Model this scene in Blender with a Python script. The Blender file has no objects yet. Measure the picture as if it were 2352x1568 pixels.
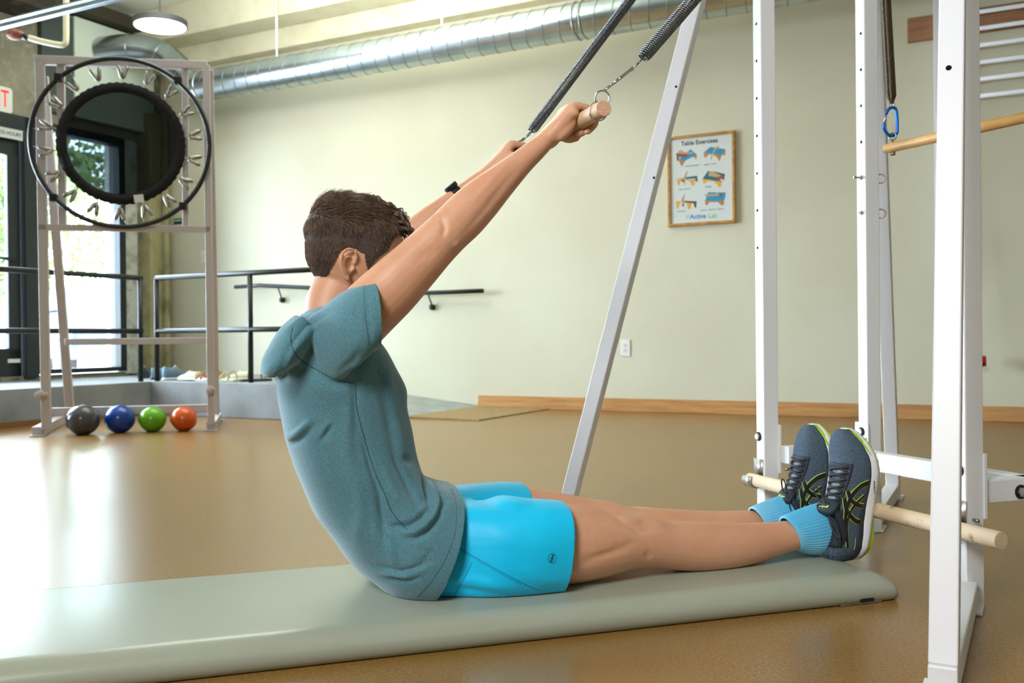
import bpy, bmesh, math, random
import numpy as np
from mathutils import Vector, Matrix
from mathutils.bvhtree import BVHTree
random.seed(7)
S = bpy.context.scene
COL = S.collection
PI = math.pi
# ------------------------------------------------------------------ camera
CAM_H = 0.60
FPX = 2231.0
PITCH, ROLL = -0.0030, -0.0096
cp, sp, cr, sr = math.cos(PITCH), math.sin(PITCH), math.cos(ROLL), math.sin(ROLL)
def w2c(v):
    X, Y, Z = v
    zf = Y*cp + Z*sp
    yd = Y*sp - Z*cp
    return Vector((X*cr - yd*sr, X*sr + yd*cr, zf))
RW = Matrix([w2c((1, 0, 0)), w2c((0, 1, 0)), w2c((0, 0, 1))]).transposed()   # world -> camera(x right, y down, z forward)
RI = RW.transposed()
CAMP = Vector((0, 0, CAM_H))
cd = bpy.data.cameras.new('camera')
cam = bpy.data.objects.new('camera', cd)
COL.objects.link(cam)
S.camera = cam
cd.sensor_width = 36.0
cd.lens = FPX/2352*36.0
cd.clip_start = 0.05
rx = RI @ Vector((1, 0, 0)); ry = RI @ Vector((0, -1, 0)); rz = RI @ Vector((0, 0, -1))
cam.matrix_world = Matrix(((rx.x, ry.x, rz.x, 0), (rx.y, ry.y, rz.y, 0), (rx.z, ry.z, rz.z, CAM_H), (0, 0, 0, 1)))
cd.dof.use_dof = True
cd.dof.focus_distance = 2.12
cd.dof.aperture_fstop = 6.3
S.view_settings.view_transform = 'Standard'
S.view_settings.look = 'None'
S.view_settings.gamma = 1
S.view_settings.use_curve_mapping = False
S.view_settings.exposure = -0.2
S.cycles.use_denoising = True
S.cycles.max_bounces = 8
S.cycles.diffuse_bounces = 4
S.cycles.sample_clamp_indirect = 6
# ------------------------------------------------------------------ frames of reference
def ray(px, py):
    return (RI @ Vector(((px-1176)/FPX, (py-784)/FPX, 1))).normalized()
def proj(p):
    c = RW @ (Vector(p)-CAMP)
    return (1176+FPX*c.x/c.z, 784+FPX*c.y/c.z)
MD = Vector((0.949, 0.3153, 0)).normalized()      # along the mat, towards the feet
ND = Vector((-MD.y, MD.x, 0))                     # across the mat, away from the camera
def MN(m, n, z=0.0): return MD*m + ND*n + Vector((0, 0, z))
def P_n(px, py, n):
    r = ray(px, py); t = (n - CAMP.dot(ND))/r.dot(ND); return CAMP + r*t
def P_m(px, py, m):
    r = ray(px, py); t = (m - CAMP.dot(MD))/r.dot(MD); return CAMP + r*t
def P_z(px, py, z):
    r = ray(px, py); t = (z-CAM_H)/r.z; return CAMP + r*t
def P_Y(px, py, Y):
    r = ray(px, py); return CAMP + r*(Y/r.y)
WD = Vector((0.887, -0.462, 0)).normalized()      # along the back wall, to the right
LD = Vector((-WD.x*0 + WD.y, -WD.x, 0))           # from the back wall into the room
C0 = Vector((-3.70, 10.31, 0))                    # corner of back wall and window wall
def RM(a, b, z=0.0): return C0 + WD*a + LD*b + Vector((0, 0, z))
def P_b(px, py, b):
    r = ray(px, py); t = (b - (CAMP-C0).dot(LD))/r.dot(LD); return CAMP + r*t
def P_a(px, py, a):
    r = ray(px, py); t = (a - (CAMP-C0).dot(WD))/r.dot(WD); return CAMP + r*t
def toRM(p):
    q = Vector(p)-C0; return (q.dot(WD), q.dot(LD), p[2])
UP = Vector((0, 0, 1))
# ------------------------------------------------------------------ world and lights
W = bpy.data.worlds.new('world'); S.world = W; W.use_nodes = True
bg = W.node_tree.nodes['Background']
bg.inputs[0].default_value = (0.66, 0.83, 1.0, 1); bg.inputs[1].default_value = 48.0
def area(name, loc, target, sx, sy, power, color=(1, 1, 1), spread=PI):
    l = bpy.data.lights.new(name, 'AREA'); l.shape = 'RECTANGLE'; l.size = sx; l.size_y = sy
    l.energy = power; l.color = color; l.spread = spread
    o = bpy.data.objects.new(name, l); COL.objects.link(o); o.location = loc
    o.rotation_euler = (Vector(target)-Vector(loc)).to_track_quat('-Z', 'Y').to_euler()
    return o
area('key_light', (-1.6, -1.2, 2.9), (0.4, 2.2, 0.5), 1.5, 1.5, 76, (0.97, 0.985, 1.0), math.radians(110))
area('fill_light', (2.2, -1.8, 2.2), (0.6, 2.4, 0.5), 2.0, 1.6, 7, (0.98, 0.99, 1.0))
area('ceiling_light_centre', (-0.2, 3.9, 3.75), (-0.2, 3.9, 0), 3.0, 3.0, 3, (1.0, 0.98, 0.93))
area('ceiling_light_left', (-1.8, 6.8, 3.75), (-1.8, 6.8, 0), 2.0, 2.0, 50, (0.97, 0.99, 0.98))
area('window_daylight', RM(0.25, 4.0, 1.7), RM(5, 4.6, 0.9), 4.5, 2.2, 250, (0.76, 0.89, 1.0))
area('ceiling_fill', (-1.7, 6.9, 3.28), (-1.7, 7.3, 3.95), 3.0, 1.2, 125, (0.97, 1.0, 1.0))  # added out of view to brighten the ceiling; no fixture hangs there
sun_d = bpy.data.lights.new('sun', 'SUN'); sun_d.energy = 14.0; sun_d.angle = 0.02; sun_d.color = (1, .97, .9)
sun = bpy.data.objects.new('sun', sun_d); COL.objects.link(sun)
sun.rotation_euler = Vector((-0.55, 0.35, -1.0)).to_track_quat('-Z', 'Y').to_euler()
# ------------------------------------------------------------------ materials
def mat(name, color, rough=0.5, metal=0.0, spec=0.5, coat=0.0, sss=0.0, bump=None, noise=None, emis=None, sheen=0.0, trans=0.0, alpha=1.0):
    """noise=(scale, color2, lo, hi[, detail]); bump=(scale, strength, distance)"""
    m = bpy.data.materials.new(name); m.use_nodes = True
    nt = m.node_tree; b = nt.nodes['Principled BSDF']
    def setv(k, v):
        if k in b.inputs: b.inputs[k].default_value = v
    setv('Base Color', (*color, 1)); setv('Roughness', rough); setv('Metallic', metal)
    setv('Specular IOR Level', spec); setv('Coat Weight', coat); setv('Sheen Weight', sheen)
    setv('Transmission Weight', trans); setv('Alpha', alpha)
    if sss: setv('Subsurface Weight', sss); setv('Subsurface Radius', (1, .35, .2)); setv('Subsurface Scale', 0.006)
    if emis: setv('Emission Color', (*emis[0], 1)); setv('Emission Strength', emis[1])
    tc = nt.nodes.new('ShaderNodeTexCoord')
    last = None
    for nz in (noise if isinstance(noise, list) else [noise] if noise else []):
        n = nt.nodes.new('ShaderNodeTexNoise'); n.inputs['Scale'].default_value = nz[0]
        n.inputs['Detail'].default_value = nz[4] if len(nz) > 4 else 4
        mp = nt.nodes.new('ShaderNodeMapping'); nt.links.new(tc.outputs['Object'], mp.inputs[0])
        if len(nz) > 5: mp.inputs['Scale'].default_value = nz[5]
        nt.links.new(mp.outputs[0], n.inputs['Vector'])
        r = nt.nodes.new('ShaderNodeMapRange'); r.inputs[1].default_value = nz[2]; r.inputs[2].default_value = nz[3]
        nt.links.new(n.outputs[0], r.inputs[0])
        mx = nt.nodes.new('ShaderNodeMix'); mx.data_type = 'RGBA'
        nt.links.new(r.outputs[0], mx.inputs[0])
        if last is None: mx.inputs[6].default_value = (*color, 1)
        else: nt.links.new(last, mx.inputs[6])
        mx.inputs[7].default_value = (*nz[1], 1)
        last = mx.outputs[2]
    if last is not None: nt.links.new(last, b.inputs['Base Color'])
    if bump:
        n = nt.nodes.new('ShaderNodeTexNoise'); n.inputs['Scale'].default_value = bump[0]; n.inputs['Detail'].default_value = 3
        nt.links.new(tc.outputs['Object'], n.inputs['Vector'])
        bp = nt.nodes.new('ShaderNodeBump'); bp.inputs['Strength'].default_value = bump[1]; bp.inputs['Distance'].default_value = bump[2]
        nt.links.new(n.outputs[0], bp.inputs['Height']); nt.links.new(bp.outputs[0], b.inputs['Normal'])
    return m
def srgb(r, g, b):
    f = lambda c: (c/255/12.92) if c/255 <= .04045 else ((c/255+.055)/1.055)**2.4
    return (f(r), f(g), f(b))
M = {}
M['wall'] = mat('cream_wall_paint', srgb(206, 202, 178), 0.6, spec=.3, noise=(1.2, srgb(202, 197, 172), .4, .6))
M['ceil'] = mat('pale_ceiling_paint', srgb(236, 238, 224), 0.8, spec=.2, noise=(2.0, srgb(226, 229, 212), .35, .65))
M['concrete'] = mat('board_formed_concrete', srgb(142, 138, 118), .85, noise=[(2.2, srgb(105, 102, 84), .35, .7, 8), (14, srgb(160, 156, 134), .5, .75, 6), (3.0, srgb(86, 82, 68), .62, .72, 3)], bump=(30, .3, .01))
M['concrete_light'] = mat('rough_pale_concrete', srgb(196, 198, 188), .9, noise=(9, srgb(140, 138, 120), .45, .7, 8), bump=(24, .6, .02))
M['tan_column'] = mat('tan_concrete_column', srgb(160, 152, 110), .9, noise=(5, srgb(122, 114, 82), .45, .7, 8), bump=(18, .4, .015))
M['curb'] = mat('smooth_grey_concrete', srgb(142, 146, 148), .7, noise=(3.5, srgb(118, 120, 120), .35, .7, 6))
M['ramp'] = mat('grey_ramp_coating', srgb(158, 166, 158), .6, noise=(6, srgb(144, 150, 142), .4, .6))
M['white'] = mat('white_powder_coat', srgb(232, 233, 236), .38, spec=.45)
M['offwhite'] = mat('backlit_white_powder_coat', srgb(192, 184, 182), .4, spec=.4)  # white steel, base colour lowered to paint in the back-lit frame's shade
M['dark'] = mat('dark_bronze_frame', srgb(22, 30, 34), .4)
M['black'] = mat('satin_black_steel', srgb(18, 20, 22), .42, spec=.45)
M['rubber'] = mat('matte_black_rubber', srgb(10, 11, 12), .7)
M['hole'] = mat('drilled_hole_dark', srgb(8, 9, 12), .9)
M['chrome'] = mat('polished_steel', srgb(205, 205, 205), .18, metal=1.0)
M['zinc'] = mat('zinc_plated_steel', srgb(180, 178, 170), .32, metal=1.0, noise=(40, srgb(150, 148, 140), .4, .6))
M['brushed'] = mat('brushed_steel', srgb(196, 192, 186), .38, metal=.9)
M['spring'] = mat('dark_spring_steel', srgb(112, 116, 122), .3, metal=1.0)
M['bronze_spring'] = mat('bronze_grey_spring_steel', srgb(122, 112, 98), .3, metal=1.0)
M['duct'] = mat('galvanised_duct_steel', srgb(196, 206, 208), .27, metal=.95, noise=(4, srgb(176, 188, 190), .4, .6))
M['seam'] = mat('duct_seam_steel', srgb(130, 138, 138), .4, metal=.9)
M['birch'] = mat('pale_birch_dowel', srgb(214, 184, 146), .5, noise=(6, srgb(196, 164, 124), .4, .65, 6, (1, 1, 1)))
M['oldbirch'] = mat('worn_birch_dowel', srgb(226, 204, 172), .55, noise=[(5, srgb(206, 180, 144), .4, .65, 6), (22, srgb(128, 104, 78), .60, .70, 6)])
M['endgrain'] = mat('birch_end_grain', srgb(222, 180, 150), .6, noise=(60, srgb(198, 152, 120), .35, .65, 6, (1, 1, 8)))
M['palegrain'] = mat('pale_end_grain', srgb(228, 206, 176), .6, noise=(60, srgb(206, 180, 148), .35, .65, 6, (1, 1, 8)))
M['oak'] = mat('honey_oak_trim', srgb(196, 146, 90), .4, noise=(3, srgb(164, 116, 66), .35, .7, 8, (1, 1, 14)))
M['bamboo'] = mat('honey_varnished_bar', srgb(222, 176, 108), .35, noise=(8, srgb(198, 148, 82), .4, .7, 5))
M['board'] = mat('brown_wood_board', srgb(150, 104, 66), .5, noise=(4, srgb(126, 84, 50), .4, .65, 8, (1, 1, 10)))
M['cork_ramp'] = mat('cork_threshold_board', srgb(160, 132, 84), .5, noise=(60, srgb(134, 106, 62), .45, .6))
M['whiteplastic'] = mat('white_plastic', srgb(226, 224, 218), .4)
M['paper'] = mat('poster_paper', srgb(206, 210, 206), .35)
M['goldframe'] = mat('golden_oak_frame', srgb(186, 138, 62), .35, noise=(20, srgb(160, 114, 48), .4, .6))
M['vinyl'] = mat('sage_grey_vinyl', srgb(164, 168, 150), .27, spec=.45, noise=(1.5, srgb(158, 163, 146), .4, .6), bump=(260, .05, .001))
M['skin'] = None
# cork floor
def cork():
    m = bpy.data.materials.new('speckled_cork_floor'); m.use_nodes = True
    nt = m.node_tree; b = nt.nodes['Principled BSDF']; L = nt.links.new
    tc = nt.nodes.new('ShaderNodeTexCoord')
    def nz(scale, detail=3, rough=.6):
        n = nt.nodes.new('ShaderNodeTexNoise'); n.inputs['Scale'].default_value = scale; n.inputs['Detail'].default_value = detail
        n.inputs['Roughness'].default_value = rough; L(tc.outputs['Object'], n.inputs['Vector']); return n.outputs[0]
    def rng(s, lo, hi):
        r = nt.nodes.new('ShaderNodeMapRange'); r.inputs[1].default_value = lo; r.inputs[2].default_value = hi; L(s, r.inputs[0]); return r.outputs[0]
    def mix(f, a, c):
        x = nt.nodes.new('ShaderNodeMix'); x.data_type = 'RGBA'; L(f, x.inputs[0])
        if isinstance(a, tuple): x.inputs[6].default_value = (*a, 1)
        else: L(a, x.inputs[6])
        x.inputs[7].default_value = (*c, 1); return x.outputs[2]
    c = mix(rng(nz(150), .38, .62), srgb(164, 124, 62), srgb(118, 84, 36))
    c = mix(rng(nz(330, 2), .60, .70), c, srgb(84, 54, 24))
    c = mix(rng(nz(260, 2), .62, .74), c, srgb(212, 176, 112))
    c = mix(rng(nz(.9, 2), .35, .75), c, srgb(136, 102, 48))
    L(c, b.inputs['Base Color'])
    b.inputs['Roughness'].default_value = .29
    L(rng(nz(3, 4), -1.0, 2.2), b.inputs['Roughness']) if False else None
    b.inputs['Specular IOR Level'].default_value = .42; b.inputs['Coat Weight'].default_value = .45; b.inputs['Coat Roughness'].default_value = .24; b.inputs['Coat IOR'].default_value = 1.4
    bp = nt.nodes.new('ShaderNodeBump'); bp.inputs['Strength'].default_value = .12; bp.inputs['Distance'].default_value = .002
    L(nz(120), bp.inputs['Height']); L(bp.outputs[0], b.inputs['Normal'])
    return m
M['cork'] = cork()
# ------------------------------------------------------------------ mesh helpers
def new_obj(name, bm, m, parent=None, smooth=False, bevel=0, origin=None):
    if origin is not None:
        bmesh.ops.translate(bm, verts=bm.verts, vec=-Vector(origin))
    me = bpy.data.meshes.new(name); bm.to_mesh(me); bm.free()
    if isinstance(m, (list, tuple)):
        for x in m: me.materials.append(x)
    else: me.materials.append(m)
    if smooth:
        for p in me.polygons: p.use_smooth = True
    o = bpy.data.objects.new(name, me); COL.objects.link(o)
    if origin is not None: o.location = origin
    if parent is not None:
        o.parent = parent
        o.matrix_parent_inverse = Matrix.Translation(-parent.location) if True else Matrix()
    if bevel:
        md = o.modifiers.new('bevel', 'BEVEL'); md.width = bevel; md.segments = 2; md.limit_method = 'ANGLE'; md.angle_limit = .9
        md.harden_normals = False
    return o
def tag(o, label=None, cat=None, group=None, kind=None):
    if label: o['label'] = label
    if cat: o['category'] = cat
    if group: o['group'] = group
    if kind: o['kind'] = kind
    return o
def empty(name, loc, label, cat, group=None):
    o = bpy.data.objects.new(name, None); COL.objects.link(o); o.location = loc; o.empty_display_size = .1
    return tag(o, label, cat, group)
def B(): return bmesh.new()
def quadbox(bm, P8, mi=0):
    vs = [bm.verts.new(p) for p in P8]
    for f in ((0, 3, 2, 1), (4, 5, 6, 7), (0, 1, 5, 4), (1, 2, 6, 5), (2, 3, 7, 6), (3, 0, 4, 7)):
        fc = bm.faces.new([vs[i] for i in f]); fc.material_index = mi
    return vs
def obox(bm, c, ax, ay, az, hx, hy, hz, mi=0):
    c = Vector(c); ax = Vector(ax)*hx; ay = Vector(ay)*hy; az = Vector(az)*hz
    P = [c-ax-ay-az, c+ax-ay-az, c+ax+ay-az, c-ax+ay-az, c-ax-ay+az, c+ax-ay+az, c+ax+ay+az, c-ax+ay+az]
    vs = quadbox(bm, P, mi)
    if ax.cross(ay).dot(az) < 0:
        fs = set(f for v in vs for f in v.link_faces)
        for f in fs: f.normal_flip()
def rbox(bm, a0, a1, b0, b1, z0, z1, mi=0):       # box in room coordinates
    obox(bm, RM((a0+a1)/2, (b0+b1)/2, (z0+z1)/2), WD, LD, UP, abs(a1-a0)/2, abs(b1-b0)/2, (z1-z0)/2, mi)
def mbox(bm, m0, m1, n0, n1, z0, z1, mi=0):       # box in mat coordinates
    obox(bm, MN((m0+m1)/2, (n0+n1)/2, (z0+z1)/2), MD, ND, UP, (m1-m0)/2, (n1-n0)/2, (z1-z0)/2, mi)
def beam(bm, p0, p1, w, h, up=UP, mi=0, ext=0):
    p0 = Vector(p0); p1 = Vector(p1); t = (p1-p0); L = t.length; t.normalize()
    s = t.cross(Vector(up)).normalized(); u = s.cross(t).normalized()
    obox(bm, (p0+p1)/2, t, s, u, L/2+ext, w/2, h/2, mi)
def frame(t, ref=UP):
    t = Vector(t).normalized(); ref = Vector(ref)
    if abs(t.dot(ref.normalized())) > .98: ref = Vector((1, 0, 0)) if abs(t.x) < .9 else Vector((0, 1, 0))
    s = t.cross(ref).normalized(); return s, s.cross(t).normalized()
def ring(bm, c, u, v, ru, rv, n=16, e=2.0, phase=0.0):
    out = []
    for i in range(n):
        a = 2*PI*i/n+phase; ca, sa = math.cos(a), math.sin(a)
        x = math.copysign(abs(ca)**(2/e), ca); y = math.copysign(abs(sa)**(2/e), sa)
        out.append(bm.verts.new(Vector(c)+Vector(u)*ru*x+Vector(v)*rv*y))
    return out
def bridge(bm, r0, r1, mi=0):
    n = len(r0)
    for i in range(n):
        f = bm.faces.new((r0[i], r0[(i+1) % n], r1[(i+1) % n], r1[i])); f.material_index = mi
def cap(bm, r, flip=False, mi=0):
    f = bm.faces.new(r[::-1] if not flip else r); f.material_index = mi
def loft(bm, rings, caps=True, mi=0):
    for a, b in zip(rings, rings[1:]): bridge(bm, a, b, mi)
    if caps: cap(bm, rings[0], mi=mi); cap(bm, rings[-1], True, mi=mi)
def tube(bm, pts, rad, n=10, closed=False, caps=True, ref=UP, mi=0, flat=1.0):
    pts = [Vector(p) for p in pts]; N = len(pts)
    rads = rad if isinstance(rad, (list, tuple)) else [rad]*N
    rings = []; s_prev = None
    for i, p in enumerate(pts):
        if closed: t = pts[(i+1) % N]-pts[i-1]
        else: t = pts[min(i+1, N-1)]-pts[max(i-1, 0)]
        t.normalize()
        if s_prev is None: s, u = frame(t, ref)
        else:
            s = (s_prev - t*s_prev.dot(t))
            s = s.normalized() if s.length > 1e-6 else frame(t, ref)[0]
            u = s.cross(t).normalized()
        s_prev = s
        rings.append(ring(bm, p, s, u, rads[i], rads[i]*flat, n))
    for a, b in zip(rings, rings[1:]): bridge(bm, b, a, mi)
    if closed: bridge(bm, rings[0], rings[-1], mi)
    elif caps: cap(bm, rings[0], True, mi=mi); cap(bm, rings[-1], mi=mi)
    return rings
def torus(bm, c, u, v, R, r, N=40, n=8, mi=0, Rv=None):
    Rv = Rv or R
    tube(bm, [Vector(c)+Vector(u)*R*math.cos(2*PI*i/N)+Vector(v)*Rv*math.sin(2*PI*i/N) for i in range(N)], r, n, closed=True, mi=mi, ref=Vector(u).cross(Vector(v)))
def cyl(bm, p0, p1, r, n=20, mi=0, r1=None): tube(bm, [p0, p1], [r, r if r1 is None else r1], n, mi=mi)
def sphere(bm, c, r, u=24, v=16, mi=0, sc=(1, 1, 1)):
    res = bmesh.ops.create_uvsphere(bm, u_segments=u, v_segments=v, radius=r)
    for vv in res['verts']:
        vv.co = Vector(c)+Vector((vv.co.x*sc[0], vv.co.y*sc[1], vv.co.z*sc[2]))
    if mi:
        for f in set(f for vv in res['verts'] for f in vv.link_faces): f.material_index = mi
def coil(p0, p1, R, turns, per=10, taper0=1.0, taper1=1.0, tl=.03):
    p0 = Vector(p0); p1 = Vector(p1); t = (p1-p0); L = t.length; t.normalize(); s, u = frame(t)
    N = int(turns*per); out = []
    for i in range(N+1):
        f = i/N; a = 2*PI*turns*f; d = f*L
        k = 1.0
        if d < tl: k = taper0+(1-taper0)*d/tl
        if L-d < tl: k = min(k, taper1+(1-taper1)*(L-d)/tl)
        out.append(p0+t*d+s*R*k*math.cos(a)+u*R*k*math.sin(a))
    return out
def polyplate(bm, pts2, O, U, V, Nn, th, mi=0):   # extruded polygon: pts in U,V, front face offset th along Nn
    f0 = [bm.verts.new(Vector(O)+Vector(U)*x+Vector(V)*y) for x, y in pts2]
    f1 = [bm.verts.new(Vector(O)+Vector(U)*x+Vector(V)*y+Vector(Nn)*th) for x, y in pts2]
    n = len(pts2)
    a = bm.faces.new(f0[::-1]); b = bm.faces.new(f1); a.material_index = b.material_index = mi
    for i in range(n):
        q = bm.faces.new((f0[i], f0[(i+1) % n], f1[(i+1) % n], f1[i])); q.material_index = mi
def fixn(bm): bmesh.ops.recalc_face_normals(bm, faces=bm.faces); return bm
def catmull(P, k=6, closed=False):
    P = [np.array(p, float) for p in P]; out = []
    n = len(P)
    for i in range(n-1):
        p0 = P[max(i-1, 0)]; p1 = P[i]; p2 = P[i+1]; p3 = P[min(i+2, n-1)]
        for j in range(k):
            t = j/k
            out.append(.5*((2*p1)+(-p0+p2)*t+(2*p0-5*p1+4*p2-p3)*t*t+(-p0+3*p1-3*p2+p3)*t**3))
    out.append(P[-1]); return out
def text_obj(name, s, size, O, U, V, m, parent, th=.0006, bold=0.0, align='CENTER', shear=0.0, xs=1.0):
    cu = bpy.data.curves.new(name, 'FONT'); cu.body = s; cu.size = size; cu.extrude = th; cu.offset = bold
    cu.align_x = align; cu.align_y = 'CENTER'; cu.shear = shear
    tmp = bpy.data.objects.new('tmp', cu); COL.objects.link(tmp)
    dg = bpy.context.evaluated_depsgraph_get(); dg.update()
    me = bpy.data.meshes.new_from_object(tmp.evaluated_get(dg)); bpy.data.objects.remove(tmp)
    U = Vector(U).normalized(); V = Vector(V).normalized(); Nn = U.cross(V)
    me.transform(Matrix.Diagonal((xs, 1, 1, 1)))
    mt = Matrix(((U.x, V.x, Nn.x, O[0]), (U.y, V.y, Nn.y, O[1]), (U.z, V.z, Nn.z, O[2]), (0, 0, 0, 1)))
    me.transform(mt); me.materials.clear(); me.materials.append(m)
    o = bpy.data.objects.new(name, me); COL.objects.link(o)
    if parent is not None:
        o.parent = parent; o.matrix_parent_inverse = Matrix.Translation(-parent.location)
    return o
# ================================================================== the room
HC = 3.95
def struct(name, bm, m, **k): return tag(new_obj(name, bm, m, **k), kind='structure')
bm = B(); rbox(bm, 0.0, 13, 0, 13, -.1, 0); struct('floor', bm, M['cork'])
bm = B(); rbox(bm, -.3, 13.2, -.3, 13.2, HC, HC+.2); struct('ceiling', bm, M['ceil'])
bm = B(); rbox(bm, -.3, 13.2, -.25, 0, -.1, HC); struct('wall_back', bm, M['wall'])
bm = B(); rbox(bm, 13, 13.2, 0, 13.2, -.1, HC); struct('wall_right', bm, M['wall'])
bm = B(); rbox(bm, -.3, 13.0, 13, 13.2, -.1, HC); struct('wall_front', bm, M['wall'])
# window wall: concrete above the openings, pier by the corner
DH = 2.66
bm = B()
rbox(bm, -.28, 0, 0, 13, DH, HC)
rbox(bm, -.28, 0, 0, .34, -.1, DH)
rbox(bm, -.28, 0, 0, 13, -.1, .30)
rbox(bm, -.28, 0, 7.2, 13, -.1, DH)
struct('wall_left', bm, M['concrete'])
bm = B(); rbox(bm, -.28, .02, .34, .50, .28, DH); struct('trim_1', bm, M['concrete_light'], bevel=.01)
bm = B(); rbox(bm, -.02, .16, .02, .30, .27, DH+.3); rbox(bm, .16, .24, .12, .16, .27, DH+.3); struct('trim_2', bm, M['tan_column'], bevel=.02)
# windows and doors of the left wall: dark frame, glass
M['glass'] = bpy.data.materials.new('clear_glass'); M['glass'].use_nodes = True
nt = M['glass'].node_tree; nt.nodes.clear()
out = nt.nodes.new('ShaderNodeOutputMaterial'); tr = nt.nodes.new('ShaderNodeBsdfTransparent'); gl = nt.nodes.new('ShaderNodeBsdfGlossy')
gl.inputs['Roughness'].default_value = .02; mxs = nt.nodes.new('ShaderNodeMixShader'); fr = nt.nodes.new('ShaderNodeFresnel')
nt.links.new(fr.outputs[0], mxs.inputs[0]); nt.links.new(tr.outputs[0], mxs.inputs[1]); nt.links.new(gl.outputs[0], mxs.inputs[2]); nt.links.new(mxs.outputs[0], out.inputs[0])
def window(name, b0, b1, z0, z1, fw=.07, mull=()):
    bm = B()
    for x0, x1, y0, y1 in ((b0, b1, z0, z0+fw*.6), (b0, b1, z1-fw, z1), (b0, b0+fw, z0, z1), (b1-fw, b1, z0, z1)): rbox(bm, -.12, .03, x0, x1, y0, y1)
    for q in mull: rbox(bm, -.10, .02, b0, b1, q-.025, q+.025)
    fo = struct(name, bm, M['dark'], bevel=.004)
    g = B(); rbox(g, -.05, -.044, b0+fw*.8, b1-fw*.8, z0+.03, z1-fw*.8); new_obj('glass_pane', g, M['glass'], fo)
    return fo
window('window_1', .50, 1.50, .31, DH, .075)
# door with closer hardware, label strip and bottom rail
def door(name, b0, b1):
    bm = B(); z0 = .285
    rbox(bm, -.14, .05, b0-.13, b0, z0, DH); rbox(bm, -.14, .05, b1, b1+.12, z0, DH); rbox(bm, -.14, .05, b0-.13, b1+.12, DH-.13, DH)
    fo = struct(name, bm, M['dark'], bevel=.005)
    l = B(); st = .13
    rbox(l, -.06, -.01, b0+.01, b0+st, z0+.01, DH-.14); rbox(l, -.06, -.01, b1-st, b1-.01, z0+.01, DH-.14)
    rbox(l, -.06, -.01, b0+.01, b1-.01, z0+.01, z0+.27); rbox(l, -.06, -.01, b0+.01, b1-.01, DH-.36, DH-.14)
    new_obj('door_leaf', l, M['dark'], fo, bevel=.003)
    g = B(); rbox(g, -.04, -.034, b0+st-.01, b1-st+.01, z0+.26, DH-.35); new_obj('glass_pane', g, M['glass'], fo)
    h = B(); rbox(h, .02, .045, b0+.06, b1-.06, 1.345, 1.37); rbox(h, -.01, .03, b0+.06, b0+.1, 1.345, 1.37); new_obj('push_bar', h, M['black'], fo)
    k = B(); rbox(k, -.011, .0, b0+.03, b0+.15, z0+.14, z0+.175); new_obj('door_sticker', k, M['whiteplastic'], fo)
    return fo
door('door_1', 1.64, 2.62)
window('window_2', 2.76, 4.2, .31, DH, .075)
window('window_3', 4.26, 5.7, .31, DH, .075)
window('window_4', 5.76, 7.2, .31, DH, .075)
# label strip over the door
st = B(); a0 = 1.55
q0 = P_a(-40, 300, .055); q1 = P_a(52, 311, .055)
zc = P_a(20, 306, .055).z
b_0 = toRM(q1)[1]; b_1 = b_0+.56
rbox(st, .05, .056, b_0, b_1, zc-.045, zc+.045)
strip = new_obj('door_label_strip', st, M['paper'], None, origin=RM(.05, (b_0+b_1)/2, zc)); tag(strip, 'narrow grey label strip on the dark header above the glass door', 'sign')
text_obj('lettering', 'DURING BUSINESS HOURS', .045, RM(.0565, (b_0+b_1)/2, zc), -LD, UP, M['dark'], strip, .0004, .0005)
# exit sign
zc = P_a(10, 229, .04).z; b_0 = toRM(P_a(27, 228, .04))[1]
bm = B(); w, h = .34, .225
pts = []
for cx_, cy_, a_ in ((w/2-.03, h/2-.03, 0), (-w/2+.03, h/2-.03, 90), (-w/2+.03, -h/2+.03, 180), (w/2-.03, -h/2+.03, 270)):
    for k in range(5):
        t = math.radians(a_+k*22.5); pts.append((cx_+.03*math.cos(t), cy_+.03*math.sin(t)))
O = RM(.0, b_0+w/2, zc)
polyplate(bm, pts, O, -LD, UP, WD, .05)
ex = new_obj('exit_sign', fixn(bm), M['whiteplastic'], None, origin=O); tag(ex, 'white exit sign with red letters on the concrete above the door', 'sign')
M['red'] = mat('sign_red', (.9, .02, .015), .4, emis=((1, .04, .03), .35))
text_obj('lettering', 'EXIT', .215, RM(.0505, b_0+w/2, zc), -LD, UP, M['red'], ex, .001, .001, xs=.62)
# panel of pale gypsum above the window, dark recess beside it
bm = B(); rbox(bm, 0, .08, .16, 1.12, DH+.1, 3.72); struct('trim_3', bm, mat('pale_green_panel', srgb(204, 216, 200), .7), bevel=.004)
bm = B(); rbox(bm, 0, .06, 1.12, 1.46, DH+.1, 3.70); struct('trim_4', bm, mat('dark_green_panel', srgb(66, 76, 70), .7))
bm = B(); rbox(bm, 0, .2, .1, 3.4, 3.74, 3.86); struct('trim_5', bm, mat('gap_shade', srgb(58, 52, 38), .9))  # dark strip painted in for the shade of the open gap above the panel
bm = B(); rbox(bm, 0, .4, 1.5, 4.2, 3.56, 3.72); struct('trim_6', bm, mat('dark_timber_beam', srgb(46, 42, 34), .9, noise=(6, srgb(84, 76, 58), .5, .7)), bevel=.01)
# cream beams along the back wall
bm = B(); rbox(bm, 0, 13, 0, .14, 3.42, 3.62); rbox(bm, 0, 13, 0, .42, 3.62, HC); struct('trim_7', bm, mat('cream_ceiling_beam', srgb(212, 206, 178), .7, noise=(5, srgb(200, 192, 160), .45, .7)), bevel=.01)
bm = B(); rbox(bm, .2, 13, 1.55, 1.62, HC-.02, HC); struct('trim_8', bm, mat('ceiling_joint_trim', srgb(206, 202, 168), .7))
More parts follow.
